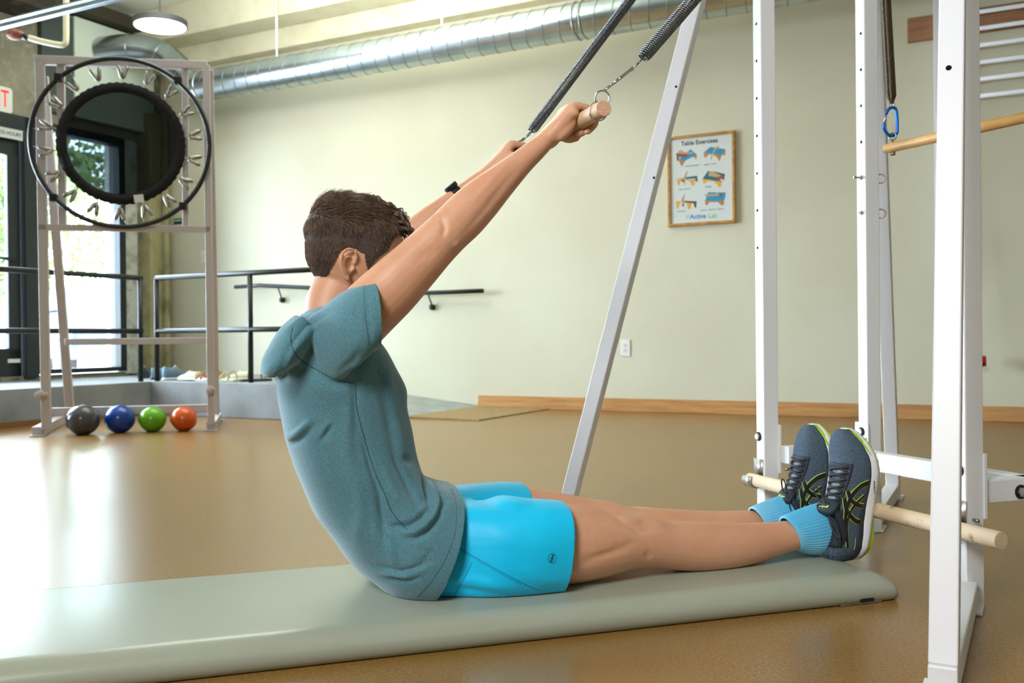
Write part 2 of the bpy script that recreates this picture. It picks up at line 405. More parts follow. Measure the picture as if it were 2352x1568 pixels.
# oak skirting along the back wall
bm = B(); rbox(bm, 3.84, 13, 0, .018, 0.0, .105); rbox(bm, 3.84, 13, .018, .032, .0, .05); struct('baseboard_back', bm, M['oak'], bevel=.004)
bm = B(); rbox(bm, 1.70, 1.712, 1.72, 13, 0, .045); struct('baseboard_left', bm, mat('dark_cork_skirting', srgb(122, 84, 46), .6))
# raised concrete walkway with kerb and ramp
bm = B()
rbox(bm, 0, 1.55, 0, 12.9, 0, .262)                       # landing in front of the door
rbox(bm, 1.55, 1.70, 1.71, 12.9, 0, .275)
ky = [(1.2, .275), (2.95, .275), (3.88, .05)]
rbox(bm, 1.55, 3.15, 1.56, 1.71, 0, .275)
def wedge(bm, a0, a1, b0, b1, z0a, z0b):
    P = [RM(a0, b0, 0), RM(a1, b0, 0), RM(a1, b1, 0), RM(a0, b1, 0), RM(a0, b0, z0a), RM(a1, b0, z0b), RM(a1, b1, z0b), RM(a0, b1, z0a)]
    quadbox(bm, P)
wedge(bm, 3.15, 3.86, 1.56, 1.71, .275, .03)
new = fixn(bm)
struct('trim_9', new, M['curb'], bevel=.006)
bm = B(); wedge(bm, 1.55, 3.88, 0.0, 1.56, .262, .012); struct('floor_ramp', fixn(bm), M['ramp'])
bm = B(); wedge(bm, 3.88, 4.54, .04, 1.25, .016, .008); struct('floor_threshold', fixn(bm), M['cork_ramp'])
# ------------------------------------------------------------------ guard rails
rt = .021
zt, zm = 1.13, .69
gr = empty('guard_rail', RM(1.62, 1.64, .275), 'black tubular guard rail on the concrete kerb in front of the cream wall', 'railing')
bm = B(); tube(bm, [RM(1.70, 1.64, zt), RM(3.80, 1.64, zt+.005)], rt, 12); new_obj('top_rail', bm, M['black'], gr, True)
bm = B(); tube(bm, [RM(1.70, 1.64, zm), RM(3.80, 1.64, zm)], rt, 12); new_obj('middle_rail', bm, M['black'], gr, True)
for a in (1.70, 2.72):
    bm = B(); tube(bm, [RM(a, 1.64, .275 if a < 3 else .1), RM(a, 1.64, zt)], rt, 12); new_obj('post', bm, M['black'], gr, True)
gl_ = empty('guard_rail', RM(1.62, 1.80, .275), 'black tubular guard rail on the concrete kerb beside the glass door', 'railing')
bm = B(); tube(bm, [RM(1.62, 1.72, zt), RM(1.62, 7.5, zt)], rt, 12); new_obj('top_rail', bm, M['black'], gl_, True)
bm = B(); tube(bm, [RM(1.62, 1.72, zm), RM(1.62, 7.5, zm)], rt, 12); new_obj('middle_rail', bm, M['black'], gl_, True)
for b in (1.74, 4.6):
    bm = B(); tube(bm, [RM(1.62, b, .275), RM(1.62, b, zt)], rt, 12); new_obj('post', bm, M['black'], gl_, True)
# wall handrail
hr = empty('wall_handrail', RM(2.3, .0, 1.05), 'short black handrail on two brackets on the cream back wall', 'handrail')
def wb(px, py, b=.085): return P_b(px, py, b)
pts = [wb(540, 659), wb(598, 655), wb(612, 656), wb(960, 672.5), wb(1000, 672), wb(1110, 667.5)]
bm = B(); tube(bm, pts, .019, 12); new_obj('rail', bm, M['black'], hr, True)
for px, py in ((640, 658), (985, 674)):
    bm = B(); c = wb(px, py); e = wb(px+6, py+26, .03)
    tube(bm, [c, c-UP*.03, e+UP*.012, e], .007, 8)
    bk = new_obj('bracket', bm, M['black'], hr, True)
    bm = B(); f = Vector(e)-UP*.02; cyl(bm, f-LD*.03, f+LD*.002, .026, 20); cyl(bm, f, f+LD*.008, .012, 12); new_obj('wall_flange', bm, M['black'], bk, True)
# ------------------------------------------------------------------ duct
dr = .143
pz = P_b(484, 195, .45).z
a_end = 11.5
base = empty('spiral_duct', RM(5, .45, pz), 'round spiral galvanised duct along the top of the back wall', 'air duct')
bend = [RM(.03, .80, 3.46), RM(.30, .66, 3.49), RM(.52, .53, 3.45), RM(.72, .47, 3.30), RM(.95, .45, pz+.02), RM(1.15, .45, pz)]
bm = B(); bp = [Vector(p) for p in catmull(bend, 4)]; tube(bm, bp, dr, 36, caps=False); new_obj('duct_elbow', bm, M['duct'], base, True)
for k in (4, 9, 14, 18):
    bm = B(); t = (bp[k+1]-bp[k-1]).normalized(); s, u = frame(t); torus(bm, bp[k], s, u, dr+.002, .006, 36, 6); new_obj('duct_seam', bm, M['duct'], base, True)
bm = B(); tube(bm, [RM(1.15, .45, pz), RM(a_end, .45, pz)], dr, 48, caps=False); new_obj('duct_run', bm, M['duct'], base, True)
sp_ = []
pitch = .145
N = int((a_end-1.15)/pitch*24)
for i in range(N):
    a = 1.15+(a_end-1.15)*i/N; th = 2*PI*(a-1.15)/pitch
    sp_.append(RM(a, .45, pz)+LD*math.cos(th)*(dr+.001)+UP*math.sin(th)*(dr+.001))
bm = B(); tube(bm, sp_, .0035, 4); new_obj('spiral_seam', bm, M['seam'], base, True)
for a in (5.05, 8.2):
    bm = B()
    for d in (-.03, .03): torus(bm, RM(a+d, .45, pz), LD, UP, dr+.003, .007, 40, 6)
    new_obj('joint_collar', bm, M['duct'], base, True)
for px in (636, 1016):
    p = P_b(px, 130, .45); a = toRM(p)[0]
    bm = B(); tube(bm, [RM(a, .45, pz+dr), RM(a, .45, HC)], .011, 8); new_obj('hanger_rod', bm, M['whiteplastic'], base, True)
# pendant lamp
pc = P_Y(368, 60, 7.9)
lamp = empty('pendant_lamp', (pc.x, pc.y, pc.z), 'round flat pendant lamp with dark rim and glowing white diffuser', 'lamp')
R = 60/FPX*7.9
bm = B(); tube(bm, [pc+UP*.0, pc+UP*.045], R, 48); new_obj('rim', bm, mat('dark_lamp_rim', srgb(30, 29, 28), .6), lamp, False)
bm = B(); tube(bm, [pc-UP*.006, pc+UP*.001], R-.012, 48)
new_obj('diffuser', bm, mat('glowing_diffuser', (1, 1, 1), .5, emis=((1, .98, .92), 9)), lamp)
bm = B(); tube(bm, [pc+UP*.045, Vector((pc.x, pc.y, HC-.05))], .006, 6); new_obj('cable', bm, M['dark'], lamp)
bm = B(); tube(bm, [Vector((pc.x, pc.y, HC-.09 if HC-.09 > pc.z+.1 else HC)), Vector((pc.x, pc.y, HC))], .085, 24); new_obj('canopy', bm, M['dark'], lamp)
bm = B(); obox(bm, pc+UP*.058+Vector((.045, -.02, 0)), (1, 0, 0), (0, 1, 0), UP, .022, .018, .014); new_obj('blue_tag', bm, mat('blue_plastic', srgb(20, 110, 190), .5), lamp)
# sprinkler head under the ceiling
r_ = ray(485, 12); sc_ = CAMP+r_*((HC-.03-CAM_H)/r_.z)
bm = B(); cyl(bm, sc_+UP*.03, sc_-UP*.01, .03, 16); cyl(bm, sc_-UP*.01, sc_-UP*.06, .008, 10); cyl(bm, sc_-UP*.06, sc_-UP*.064, .022, 12)
tag(new_obj('sprinkler_head', bm, M['brushed'], None, origin=sc_), 'small sprinkler head on the ceiling right of the pendant lamp', 'sprinkler')
# strut rail, pale pipe with red pressure cap
bm = B()
p0 = P_Y(-60, 72, 6.6); p1 = p0+WD*4.2
p0 = p0-WD*.6
beam(bm, p0+UP*.02, p1+UP*.02, .04, .012); beam(bm, p0-UP*.022, p1-UP*.022, .04, .012); beam(bm, p0, p1, .012, .05)
tag(new_obj('metal_strut_rail', bm, M['duct'], None, origin=p0, bevel=.002), 'bright metal strut rail crossing under the ceiling at the upper left', 'rail')
pp = [P_Y(152, -120, 7.0), P_Y(152, 40, 7.0), P_Y(152, 88, 7.0), P_Y(149, 100, 7.0), P_Y(138, 103, 7.0), P_Y(100, 96, 7.0), P_Y(64, 86, 7.0)]
pi = empty('ceiling_pipe', pp[1], 'pale elbowed pipe hanging below the ceiling with a reddish end cap', 'pipe')
bm = B(); tube(bm, [Vector(p) for p in catmull(pp, 4)], .021, 14); new_obj('pipe', bm, mat('ivory_pipe_paint', srgb(222, 212, 182), .4), pi, True)
bm = B(); tube(bm, [P_Y(66, 86.5, 7.0), P_Y(52, 83, 7.0)], .024, 12); new_obj('collar', bm, M['dark'], pi, True)
bm = B(); sphere(bm, P_Y(36, 80, 7.0), .048, 16, 10, sc=(1.4, 1, .8)); new_obj('end_cap', bm, mat('rusty_red_cap', srgb(120, 62, 44), .5, noise=(40, srgb(190, 110, 50), .55, .7)), pi, True)
# ------------------------------------------------------------------ poster
fz0, fz1 = P_b(1533, 521, .03).z, P_b(1533, 315, .03).z
fa0, fa1 = toRM(P_b(1533, 418, .03))[0], toRM(P_b(1688, 404, .03))[0]
pw, ph = fa1-fa0, fz1-fz0
PO = RM(fa0, 0.0, fz0)
po = empty('framed_poster', RM((fa0+fa1)/2, 0, fz0), 'framed exercise poster in a golden wood frame on the cream wall', 'poster')
bm = B(); fw = .022
for x0, x1, y0, y1 in ((0, pw, 0, fw), (0, pw, ph-fw, ph), (0, fw, fw, ph-fw), (pw-fw, pw, fw, ph-fw)):
    obox(bm, PO+WD*(x0+x1)/2+UP*(y0+y1)/2+LD*.016, WD, LD, UP, (x1-x0)/2, .016, (y1-y0)/2)
new_obj('frame', bm, M['goldframe'], po, bevel=.003)
bm = B(); obox(bm, PO+WD*pw/2+UP*ph/2+LD*.009, WD, LD, UP, pw/2-fw*.6, .009, ph/2-fw*.6)
sheet = new_obj('paper_sheet', bm, M['paper'], po)
ink = mat('black_ink', srgb(36, 40, 40), .6); inkg = mat('green_ink', srgb(130, 178, 110), .6); inkb = mat('blue_ink', srgb(48, 116, 176), .6)
Tb = mat('poster_blue', srgb(20, 134, 168), .5); Td = mat('poster_teal', srgb(20, 92, 104), .5); To = mat('poster_tan', srgb(176, 116, 48), .5); Ty = mat('poster_yellow', srgb(206, 158, 60), .5)
Ts = mat('poster_skin', srgb(176, 152, 110), .5); Tk = mat('poster_dark_red', srgb(130, 66, 56), .5); Tg = mat('poster_olive', srgb(78, 74, 48), .5)
def PX(x, y): return (x/1000*pw, (1-y/1300)*ph)          # poster coordinates 1000 x 1300 (y down)
def pol(bm, pts, mi, dz=.0004): polyplate(bm, [PX(*p) for p in pts][::-1], PO+LD*.018, WD, UP, LD, dz, mi)
pm = [Tb, Td, To, Ty, Ts, Tk, Tg]
def pic(name, polys, cap_s, cx_, cy_):
    bm = B()
    for i, (c, pts) in enumerate(polys): pol(bm, pts, c, .0003+.0002*i)
    o = new_obj(name, fixn(bm), pm, sheet)
    x, y = PX(cx_, cy_); text_obj('caption', cap_s, .02, PO+WD*x+UP*y+LD*.0185, WD, UP, ink, sheet, .0001)
# pixel crop (5.81x) of the photo gives the polygons: x in 200..1060 -> 0..1000, y in 260..1460 -> 0..1300
def K(pts):
    out = []
    for x, y in pts:
        t = (x-195)/880; top = 262-110*t; bot = 1465-67*t
        out.append((t*1000, (y-top)/(bot-top)*1300))
    return out
pic('illustration', [(2, K([(345, 575), (385, 655), (425, 580), (480, 520), (545, 520), (575, 555), (585, 480), (400, 520)])), (0, K([(340, 560), (500, 415), (585, 485), (420, 575)])), (6, K([(310, 470), (320, 575), (345, 570), (345, 470)])), (5, K([(305, 475), (400, 455), (490, 490), (430, 530), (330, 520)])), (4, K([(335, 440), (380, 425), (420, 455), (520, 450), (540, 475), (430, 480), (340, 475)]))], 'forward bend', *K([(520, 634)])[0])
pic('illustration', [(2, K([(672, 455), (680, 525), (705, 520), (740, 480), (800, 485), (845, 520), (875, 575), (905, 490), (950, 490), (955, 420), (700, 440)])), (0, K([(675, 455), (760, 380), (955, 410), (900, 490)])), (4, K([(760, 530), (800, 420), (850, 365), (880, 385), (820, 430), (790, 480), (770, 560)]))], 'upper trunk', *K([(755, 610)])[0])
pic('illustration', [(3, K([(310, 825), (330, 905), (350, 905), (365, 850), (400, 830), (480, 840), (520, 905), (545, 905), (560, 820)])), (6, K([(555, 790), (585, 770), (590, 855), (560, 840)])), (1, K([(440, 790), (580, 770), (570, 805), (420, 820)])), (4, K([(310, 815), (405, 800), (440, 720), (465, 700), (440, 790), (420, 910), (410, 900), (405, 830)])), (5, K([(380, 830), (410, 820), (405, 865), (380, 855)]))], 'side stretch', *K([(415, 952)])[0])
pic('illustration', [(3, K([(655, 810), (665, 875), (690, 870), (720, 840), (790, 845), (840, 880), (865, 920), (890, 920), (910, 840), (760, 800)])), (1, K([(655, 810), (725, 705), (800, 720), (900, 845)])), (6, K([(790, 705), (945, 745), (930, 830), (890, 800)])), (4, K([(740, 720), (800, 710), (900, 770), (930, 810), (800, 780), (730, 770)])), (5, K([(820, 790), (940, 760), (930, 810), (850, 815)]))], 'bridge', *K([(728, 915)])[0])
pic('illustration', [(3, K([(300, 1115), (310, 1220), (330, 1215), (360, 1130), (440, 1135), (465, 1225), (490, 1220), (520, 1120)])), (6, K([(380, 1110), (575, 1112), (570, 1200), (550, 1200), (530, 1140), (380, 1130)])), (4, K([(370, 1100), (400, 1040), (425, 1015), (410, 1080), (420, 1150), (380, 1140)])), (6, K([(380, 1150), (410, 1150), (405, 1185), (385, 1185)]))], 'inversion', *K([(370, 1250)])[0])
pic('illustration', [(2, K([(685, 1105), (690, 1165), (715, 1165), (740, 1125), (850, 1120), (890, 1165), (925, 1165), (930, 1100)])), (0, K([(685, 1105), (725, 990), (950, 990), (945, 1060), (925, 1105)])), (4, K([(680, 1020), (690, 1050), (860, 1035), (850, 985), (820, 1010)])), (5, K([(880, 1000), (915, 1020), (890, 1070), (870, 1040)]))], 'supine rotation release', *K([(772, 1222)])[0])
x, y = PX(*K([(617, 318)])[0]); text_obj('heading', 'Table Exercises', .047, PO+WD*x+UP*y+LD*.0185, WD, UP, ink, sheet, .0002, .0012)
x, y = PX(*K([(590, 1318)])[0]); text_obj('logo_lettering', 'Active', .050, PO+WD*x+UP*y+LD*.0185, WD, UP, inkb, sheet, .0002, .0012)
x, y = PX(*K([(780, 1306)])[0]); text_obj('logo_lettering', 'Lab', .050, PO+WD*x+UP*y+LD*.0185, WD, UP, inkg, sheet, .0002, .0008)
x, y = PX(*K([(455, 1326)])[0]); text_obj('logo_mark', '///', .036, PO+WD*x+UP*y+LD*.0185, WD, UP, inkg, sheet, .0002, .0008)
# outlet, wall switch, small green card
oc = P_b(1437, 799, 0.0)
ol = empty('wall_outlet', oc, 'white electrical outlet low on the cream wall left of the posts', 'outlet')
bm = B(); obox(bm, oc+LD*.004, WD, LD, UP, .042, .004, .068); new_obj('cover_plate', bm, M['whiteplastic'], ol, bevel=.003)
for dz in (-.02, .02):
    bm = B(); obox(bm, oc+LD*.009+UP*dz, WD, LD, UP, .016, .002, .013)
    sk = new_obj('socket', bm, mat('ivory_socket', srgb(210, 208, 200), .4), ol, bevel=.001)
    bm = B()
    for dx in (-.006, .006): obox(bm, oc+LD*.0115+UP*(dz+.002)+WD*dx, WD, LD, UP, .0012, .0006, .0045)
    new_obj('slots', bm, M['hole'], sk)
sw = P_b(470, 590, 0.0)
s_ = empty('light_switch', sw, 'pale switch plate on the back wall behind the white ladder frame', 'switch')
bm = B(); obox(bm, sw+LD*.004, WD, LD, UP, .042, .004, .066); new_obj('cover_plate', bm, M['whiteplastic'], s_, bevel=.003)
bm = B(); obox(bm, sw+LD*.01, WD, LD, UP, .016, .003, .032); new_obj('rocker', bm, M['paper'], s_, bevel=.001)
gc = P_b(409, 508, 0.0)
g_ = empty('green_notice', gc, 'small dark green notice on the back wall under the trampoline rim', 'sign')
bm = B(); obox(bm, gc+LD*.002, WD, LD, UP, .058, .002, .03); new_obj('card', bm, mat('dark_green_card', srgb(24, 62, 44), .5), g_)
bm = B(); obox(bm, gc+LD*.0045+UP*.008, WD, LD, UP, .05, .0005, .011); new_obj('pale_band', bm, mat('pale_band', srgb(150, 190, 186), .5), g_)
# wall-mounted ladder rack at the right, red handle hanging below
bz = P_b(2117, 68, 0.0).z; ba = toRM(P_b(2085, 68, 0.0))[0]
bm = B(); rbox(bm, ba, ba+2.6, 0, .03, bz-.085, bz+.085)
tag(new_obj('wood_backer_board', bm, M['board'], None, origin=RM(ba, 0, bz), bevel=.003), 'horizontal brown wooden board fixed high on the wall at the right', 'board')
ra = toRM(P_b(2147, 400, .07))[0]
rk = empty('wall_ladder_rack', RM(ra, .03, 1.0), 'white wall ladder rack with round bars at the upper right', 'rack')
for a in (ra, ra+1.6):
    bm = B(); rbox(bm, a, a+.05, .032, .10, 1.05, 2.93); new_obj('side_rail', bm, M['white'], rk, bevel=.003)
for y0 in (20, 58.5, 97.5, 137, 176, 215):
    z = P_b(2300, y0, .066).z
    bm = B(); tube(bm, [RM(ra+.02, .066, z), RM(ra+1.62, .066, z)], .0155, 12); new_obj('bar', bm, M['white'], rk, True)
rc = P_b(2252, 829, .16)
rr = empty('hanging_handle', rc, 'red handle on a black strap hanging by the wall at the right', 'handle')
bm = B(); tube(bm, [rc-UP*.0-WD*.05, rc+WD*.035], .036, 18); new_obj('red_grip', bm, mat('red_foam_grip', srgb(170, 16, 20), .45), rr, True, bevel=.006)
bm = B(); tube(bm, [rc+WD*.01, rc-WD*.035+UP*.15, rc-WD*.045+UP*.9-LD*.06], .008, 8); new_obj('strap', bm, M['rubber'], rr, True)
# ------------------------------------------------------------------ outside
def outside_struct(): pass
bm = B(); rbox(bm, -40, -.3, -30, 30, -.12, .02); struct('floor_outside', bm, mat('sunlit_asphalt', srgb(214, 212, 206), .9, noise=(3, srgb(196, 194, 190), .4, .6)))
leafm = mat('sunlit_leaves', srgb(78, 98, 40), .7, noise=(3, srgb(52, 74, 28), .4, .6)); barkm = mat('bark', srgb(96, 84, 66), .9)
leafm2 = mat('pale_leaves', srgb(100, 114, 52), .7, noise=(3, srgb(72, 92, 38), .4, .6))
rng = np.random.default_rng(3)
def tree(a, b, h, r, m, label, seed):
    rg = np.random.default_rng(seed)
    t = empty('leafy_tree', RM(a, b, .02), label, 'tree', 'trees outside the window')
    bm = B(); tube(bm, [RM(a, b, 0), RM(a+.05, b+.08, h*.4), RM(a-.1, b, h*.75)], [.16, .12, .05], 10); new_obj('trunk', bm, barkm, t, True)
    n = 5200; V = np.zeros((n*4, 3)); 
    d = rg.normal(size=(n, 3)); d /= np.linalg.norm(d, axis=1)[:, None]
    rad = r*(.35+.65*rg.random(n)**.4)
    lump = 1+.25*np.sin(d[:, 0]*5+seed)+.2*np.sin(d[:, 2]*7+seed*2)
    c = np.array(RM(a, b, h*.62))+d*np.array([1, 1, .95*h*.45/r])[None, :]*rad[:, None]*lump[:, None]
    c[:, 2] = np.maximum(c[:, 2], .5)
    u = rg.normal(size=(n, 3)); u /= np.linalg.norm(u, axis=1)[:, None]; w = np.cross(u, rg.normal(size=(n, 3))); w /= np.linalg.norm(w, axis=1)[:, None]
    s = .10+.06*rg.random(n)
    for k, (x, y) in enumerate(((-1, 0), (0, -.5), (1, 0), (0, .5))): V[k::4] = c+u*s[:, None]*x+w*s[:, None]*y
    me = bpy.data.meshes.new('foliage'); me.from_pydata(V.tolist(), [], [(4*i, 4*i+1, 4*i+2, 4*i+3) for i in range(n)]); me.materials.append(m)
    o = bpy.data.objects.new('foliage', me); COL.objects.link(o); o.parent = t; o.matrix_parent_inverse = Matrix.Translation(-t.location)
tree(-13, -6.8, 7.5, 2.2, leafm, 'leafy green tree outside, seen through the right part of the window', 1)
tree(-15, -3.2, 8.5, 2.3, leafm2, 'pale leafy tree outside, seen behind the trampoline frame', 2)
tree(-12, .2, 7.0, 2.0, leafm, 'green tree outside, seen just right of the door frame', 3)
tree(-13.5, 3.6, 8.0, 2.2, leafm2, 'pale tree outside, seen through the door glass', 4)
tree(-17, -11.0, 8.5, 2.6, leafm2, 'tall pale tree outside at the right edge of the window view', 5)
def car(name, label, p, ang, col, z0=.02, tail=None):
    c_ = empty(name, p, label, 'car')
    d = Vector((math.cos(ang), math.sin(ang), 0)); s = Vector((-d.y, d.x, 0)); p = Vector(p)
    prof = [(-2.2, .35), (-2.25, .75), (-2.1, .95), (-1.6, 1.02), (-1.0, 1.42), (.2, 1.45), (1.0, 1.05), (1.9, .92), (2.2, .75), (2.22, .35)]
    bm = B(); rs = []
    for w, k in ((-.88, .9), (-.8, 1.0), (.8, 1.0), (.88, .9)):
        rs.append([bm.verts.new(p+d*x+s*w*(1 if y < 1.1 else .82)+UP*(.35+(y-.35)*k)) for x, y in prof])
    for r0, r1 in zip(rs, rs[1:]): bridge(bm, r0, r1)
    cap(bm, rs[0]); cap(bm, rs[-1], True); new_obj('body', fixn(bm), mat(name+'_paint', col, .25, metal=.3), c_, True, bevel=.02)
    bm = B()
    for sg in (-1, 1):
        pts = [(-1.45, 1.06), (-.95, 1.36), (.15, 1.38), (.85, 1.06)]
        v = [bm.verts.new(p+d*x+s*sg*(.895 if y < 1.1 else .745)+UP*y) for x, y in pts]; bm.faces.new(v)
    new_obj('side_glass', fixn(bm), mat('tinted_glass', srgb(70, 84, 96), .1), c_)
    for x in (-1.4, 1.35):
        for sg in (-1, 1):
            bm = B(); q = p+d*x+s*sg*.80+UP*.33; cyl(bm, q-s*sg*.1, q+s*sg*.1, .33, 24); wh = new_obj('wheel', bm, M['rubber'], c_, True)
            bm = B(); cyl(bm, q+s*sg*.1, q+s*sg*.115, .2, 16); new_obj('rim', bm, M['zinc'], wh)
    tl = mat('tail_light_red', srgb(200, 30, 40), .3)
    for sg in (-1, 1):
        bm = B(); obox(bm, p-d*2.2+s*sg*.66+UP*.82, d, s, UP, .03, .12, .04); new_obj('tail_light', bm, tl, c_)
    return c_
car('parked_car', 'dark blue car parked outside the window', P_Y(230, 815, 15.5)*1.0-UP*(P_Y(230, 815, 15.5).z-.02), 2.2, srgb(60, 84, 112))
car('silver_car', 'silver car with a red tail light outside the window', P_Y(120, 790, 21)-UP*(P_Y(120, 790, 21).z-.02), 2.5+PI, srgb(214, 220, 228))
sp = P_Y(158, 700, 18.6)
sg_ = empty('street_sign', (sp.x, sp.y, .02), 'small white sign with a red mark on a pole outside the window', 'sign')
bm = B(); cyl(bm, (sp.x, sp.y, 0), (sp.x, sp.y, sp.z+.25), .03, 8); new_obj('pole', bm, M['zinc'], sg_)
bm = B(); obox(bm, sp-Vector((0, .04, 0)), (1, 0, 0), (0, 1, 0), UP, .09, .005, .13); new_obj('plate', bm, M['whiteplastic'], sg_)
bm = B(); obox(bm, sp-Vector((0, .046, -.03)), (1, 0, 0), (0, 1, 0), UP, .05, .003, .05); new_obj('red_mark', bm, M['red'], sg_)
# ================================================================== tower of white square tube
tw = empty('exercise_tower', MN(1.8, 2.1), 'large white steel exercise tower with splayed legs around the end of the mat', 'exercise frame')
TZ = 2.42
bvl = .003
PW, PN = .050, .043
posts = {'A': (1.620, 2.505), 'B': (1.944, 2.448), 'C': (1.620, 1.715), 'D': (1.944, 1.720)}
for k, (m0, n0) in posts.items():
    bm = B(); mbox(bm, m0, m0+PW, n0, n0+PN, .0, TZ); new_obj('upright', bm, M['white'], tw, bevel=bvl)
def leg(m, n, dm, dn, L, name='splayed_leg', zt=2.36, w=.046):
    top = MN(m, n, zt); bot = MN(m+dm*L, n+dn*L, .05)
    D = (MD*dm+ND*dn).normalized()
    bm = B(); beam(bm, bot, top, w, w, up=D); lg = new_obj(name, bm, M['white'], tw, bevel=bvl)
    bm = B(); c0 = MN(m+dm*.02, n+dn*.02, .03); c1 = MN(m+dm*(L+.03), n+dn*(L+.03), .03); beam(bm, c0, c1, w, .05)
    obox(bm, MN(m+dm*.05, n+dn*.05, .0035), D, Vector((-D.y, D.x, 0)), UP, .05, .035, .0035)
    new_obj('base_rail', bm, M['white'], tw, bevel=bvl)
    bm = B(); obox(bm, MN(m+dm*(L+.0), n+dn*(L+.0), .0035), D, Vector((-D.y, D.x, 0)), UP, .05, .035, .0035); new_obj('foot_plate', bm, M['white'], tw)
    return bot, top
q = math.sqrt(.5)
leg(1.640, 1.735, -.7277, -.6858, .620)
leg(1.645, 2.527, -q, q, .655)
leg(1.970, 2.468, q, q, .68)
leg(1.970, 1.740, q, -q, .60)
# rails low down
bm = B(); mbox(bm, 1.67, 1.944, 2.455, 2.495, .222, .274); new_obj('side_rail', bm, M['white'], tw, bevel=bvl)
bm = B(); mbox(bm, 1.67, 1.944, 1.720, 1.760, .222, .274); new_obj('side_rail', bm, M['white'], tw, bevel=bvl)
bm = B(); mbox(bm, 1.80, 1.84, 1.42, 2.455, .222, .274); new_obj('cross_rail', bm, M['white'], tw, bevel=bvl)
for (m0, m1, n0, n1) in ((1.668, 1.676, 2.500, 2.553), (1.938, 1.944, 2.44, 2.50), (1.668, 1.676, 1.711, 1.765), (1.938, 1.944, 1.71, 1.77)):
    bm = B(); mbox(bm, m0, m1, n0, n1, .19, .335); new_obj('joint_plate', bm, M['white'], tw, bevel=.001)
for (m0, m1, n0, n1) in ((1.62, 1.67, 1.76, 2.505), (1.944, 1.994, 1.76, 2.448)):
    bm = B(); mbox(bm, m0, m1, n0, n1, TZ-.06, TZ-.01); new_obj('top_rail', bm, M['white'], tw, bevel=bvl)
for (n0, n1) in ((2.46, 2.5), (1.72, 1.76)):
    bm = B(); mbox(bm, 1.67, 1.944, n0, n1, TZ-.06, TZ-.01); new_obj('top_rail', bm, M['white'], tw, bevel=bvl)
# drilled holes on the faces towards the mat (thin dark discs)
def hole(p, nrm, r=.0042, name='drilled_hole'):
    bm = B(); s, u = frame(nrm); v = ring(bm, Vector(p)+Vector(nrm)*.0006, s, u, r, r, 12); bm.faces.new(v)
    bmesh.ops.solidify(bm, geom=bm.faces[:], thickness=.0004)
    return new_obj(name, fixn(bm), M['hole'], tw)
for y in (55, 140, 226, 312, 398, 483, 569): hole(P_m(1737+y*.006, y, 1.62), -MD, .0045)
for y in (77, 160, 243, 326): hole(P_m(1977+y*.004, y, 1.944), -MD, .0045)
def bolt(p, nrm, r=.010, L=.006, washer=True):
    bm = B(); n_ = Vector(nrm); s, u = frame(n_)
    if washer: cyl(bm, Vector(p), Vector(p)+n_*.0025, r*1.35, 18, mi=0)
    rr_ = [ring(bm, Vector(p)+n_*.0025, s, u, r, r, 6), ring(bm, Vector(p)+n_*(.0025+L), s, u, r*.95, r*.95, 6)]; loft(bm, rr_, mi=1)
    return new_obj('bolt', fixn(bm), [M['rubber'], M['zinc']], tw)
bolt(P_m(1743, 1002, 1.62), -MD)
bolt(P_m(1979, 991, 1.938), -MD)
bolt(P_m(2203, 1080, 1.62), -MD)
bolt(P_n(2344, 1129, 1.720), -ND, .012)
# pointed leg bolt holes on the slanted legs
def hole_px(px, py, obj_pt_n, nrm, r): hole(P_n(px, py, obj_pt_n), nrm, r)
bpy.context.view_layer.update()
def surf(objs, px, py):
    """first point of the given objects met from the photograph's viewpoint"""
    r = ray(px, py); best = None
    for o, tr_ in objs:
        h = tr_.ray_cast(CAMP, r)
        if h[0] is not None and (best is None or h[3] < best[2]): best = (h[0], h[1], h[3])
    return best
def bvh(o):
    dg = bpy.context.evaluated_depsgraph_get(); dg.update()
    e = o.evaluated_get(dg); me = e.to_mesh()
    mw = o.matrix_world
    t = BVHTree.FromPolygons([tuple(mw @ v.co) for v in me.vertices], [tuple(p.vertices) for p in me.polygons])
    e.to_mesh_clear(); return (o, t)
legs_ = [bvh(o) for o in bpy.data.objects if o.name.startswith('splayed_leg')]
for px, py, r in ((2179, 156, .0055), (1553, 199, .004), (1502, 408, .004)):
    h = surf(legs_, px, py)
    if h: hole(h[0], h[1] if h[1].dot(ray(px, py)) < 0 else -h[1], r)
# steel cradles that hold the foot bar
FM, FZ, FR = 1.598, .170, .0190
for n in (2.535, 1.737):
    bm = B(); pts = []
    for i in range(15):
        a = math.radians(95+ i*(300-95)/14)
        pts.append(MN(FM+math.cos(a)*(FR+.003), 0, FZ+math.sin(a)*(FR+.003)))
    off = [ND*(n-.024), ND*(n+.024)]
    path = [MN(1.618, 0, FZ+.062), MN(1.618, 0, FZ+.030)] + [MN(FM+math.cos(math.radians(60+k*24))*(FR+.003), 0, FZ+math.sin(math.radians(60+k*24))*(FR+.003)) for k in range(0, 0)]
    path = [MN(1.619, 0, FZ+.062), MN(1.619, 0, FZ-.002)]
    path += [MN(FM+math.cos(math.radians(-k*18))*(FR+.0025), 0, FZ+math.sin(math.radians(-k*18))*(FR+.0025)) for k in range(0, 13)]
    r0 = []
    for p in path: r0.append([bm.verts.new(p+off[0]), bm.verts.new(p+off[1])])
    for a, b in zip(r0, r0[1:]): bm.faces.new((a[0], a[1], b[1], b[0]))
    o = new_obj('bar_cradle', bm, M['brushed'], tw, True)
    md = o.modifiers.new('s', 'SOLIDIFY'); md.thickness = .003; md.offset = 0
bm = B(); cyl(bm, MN(1.67, 2.475, .205), MN(1.69, 2.475, .205), .004, 8); new_obj('stud', bm, M['zinc'], tw, True)
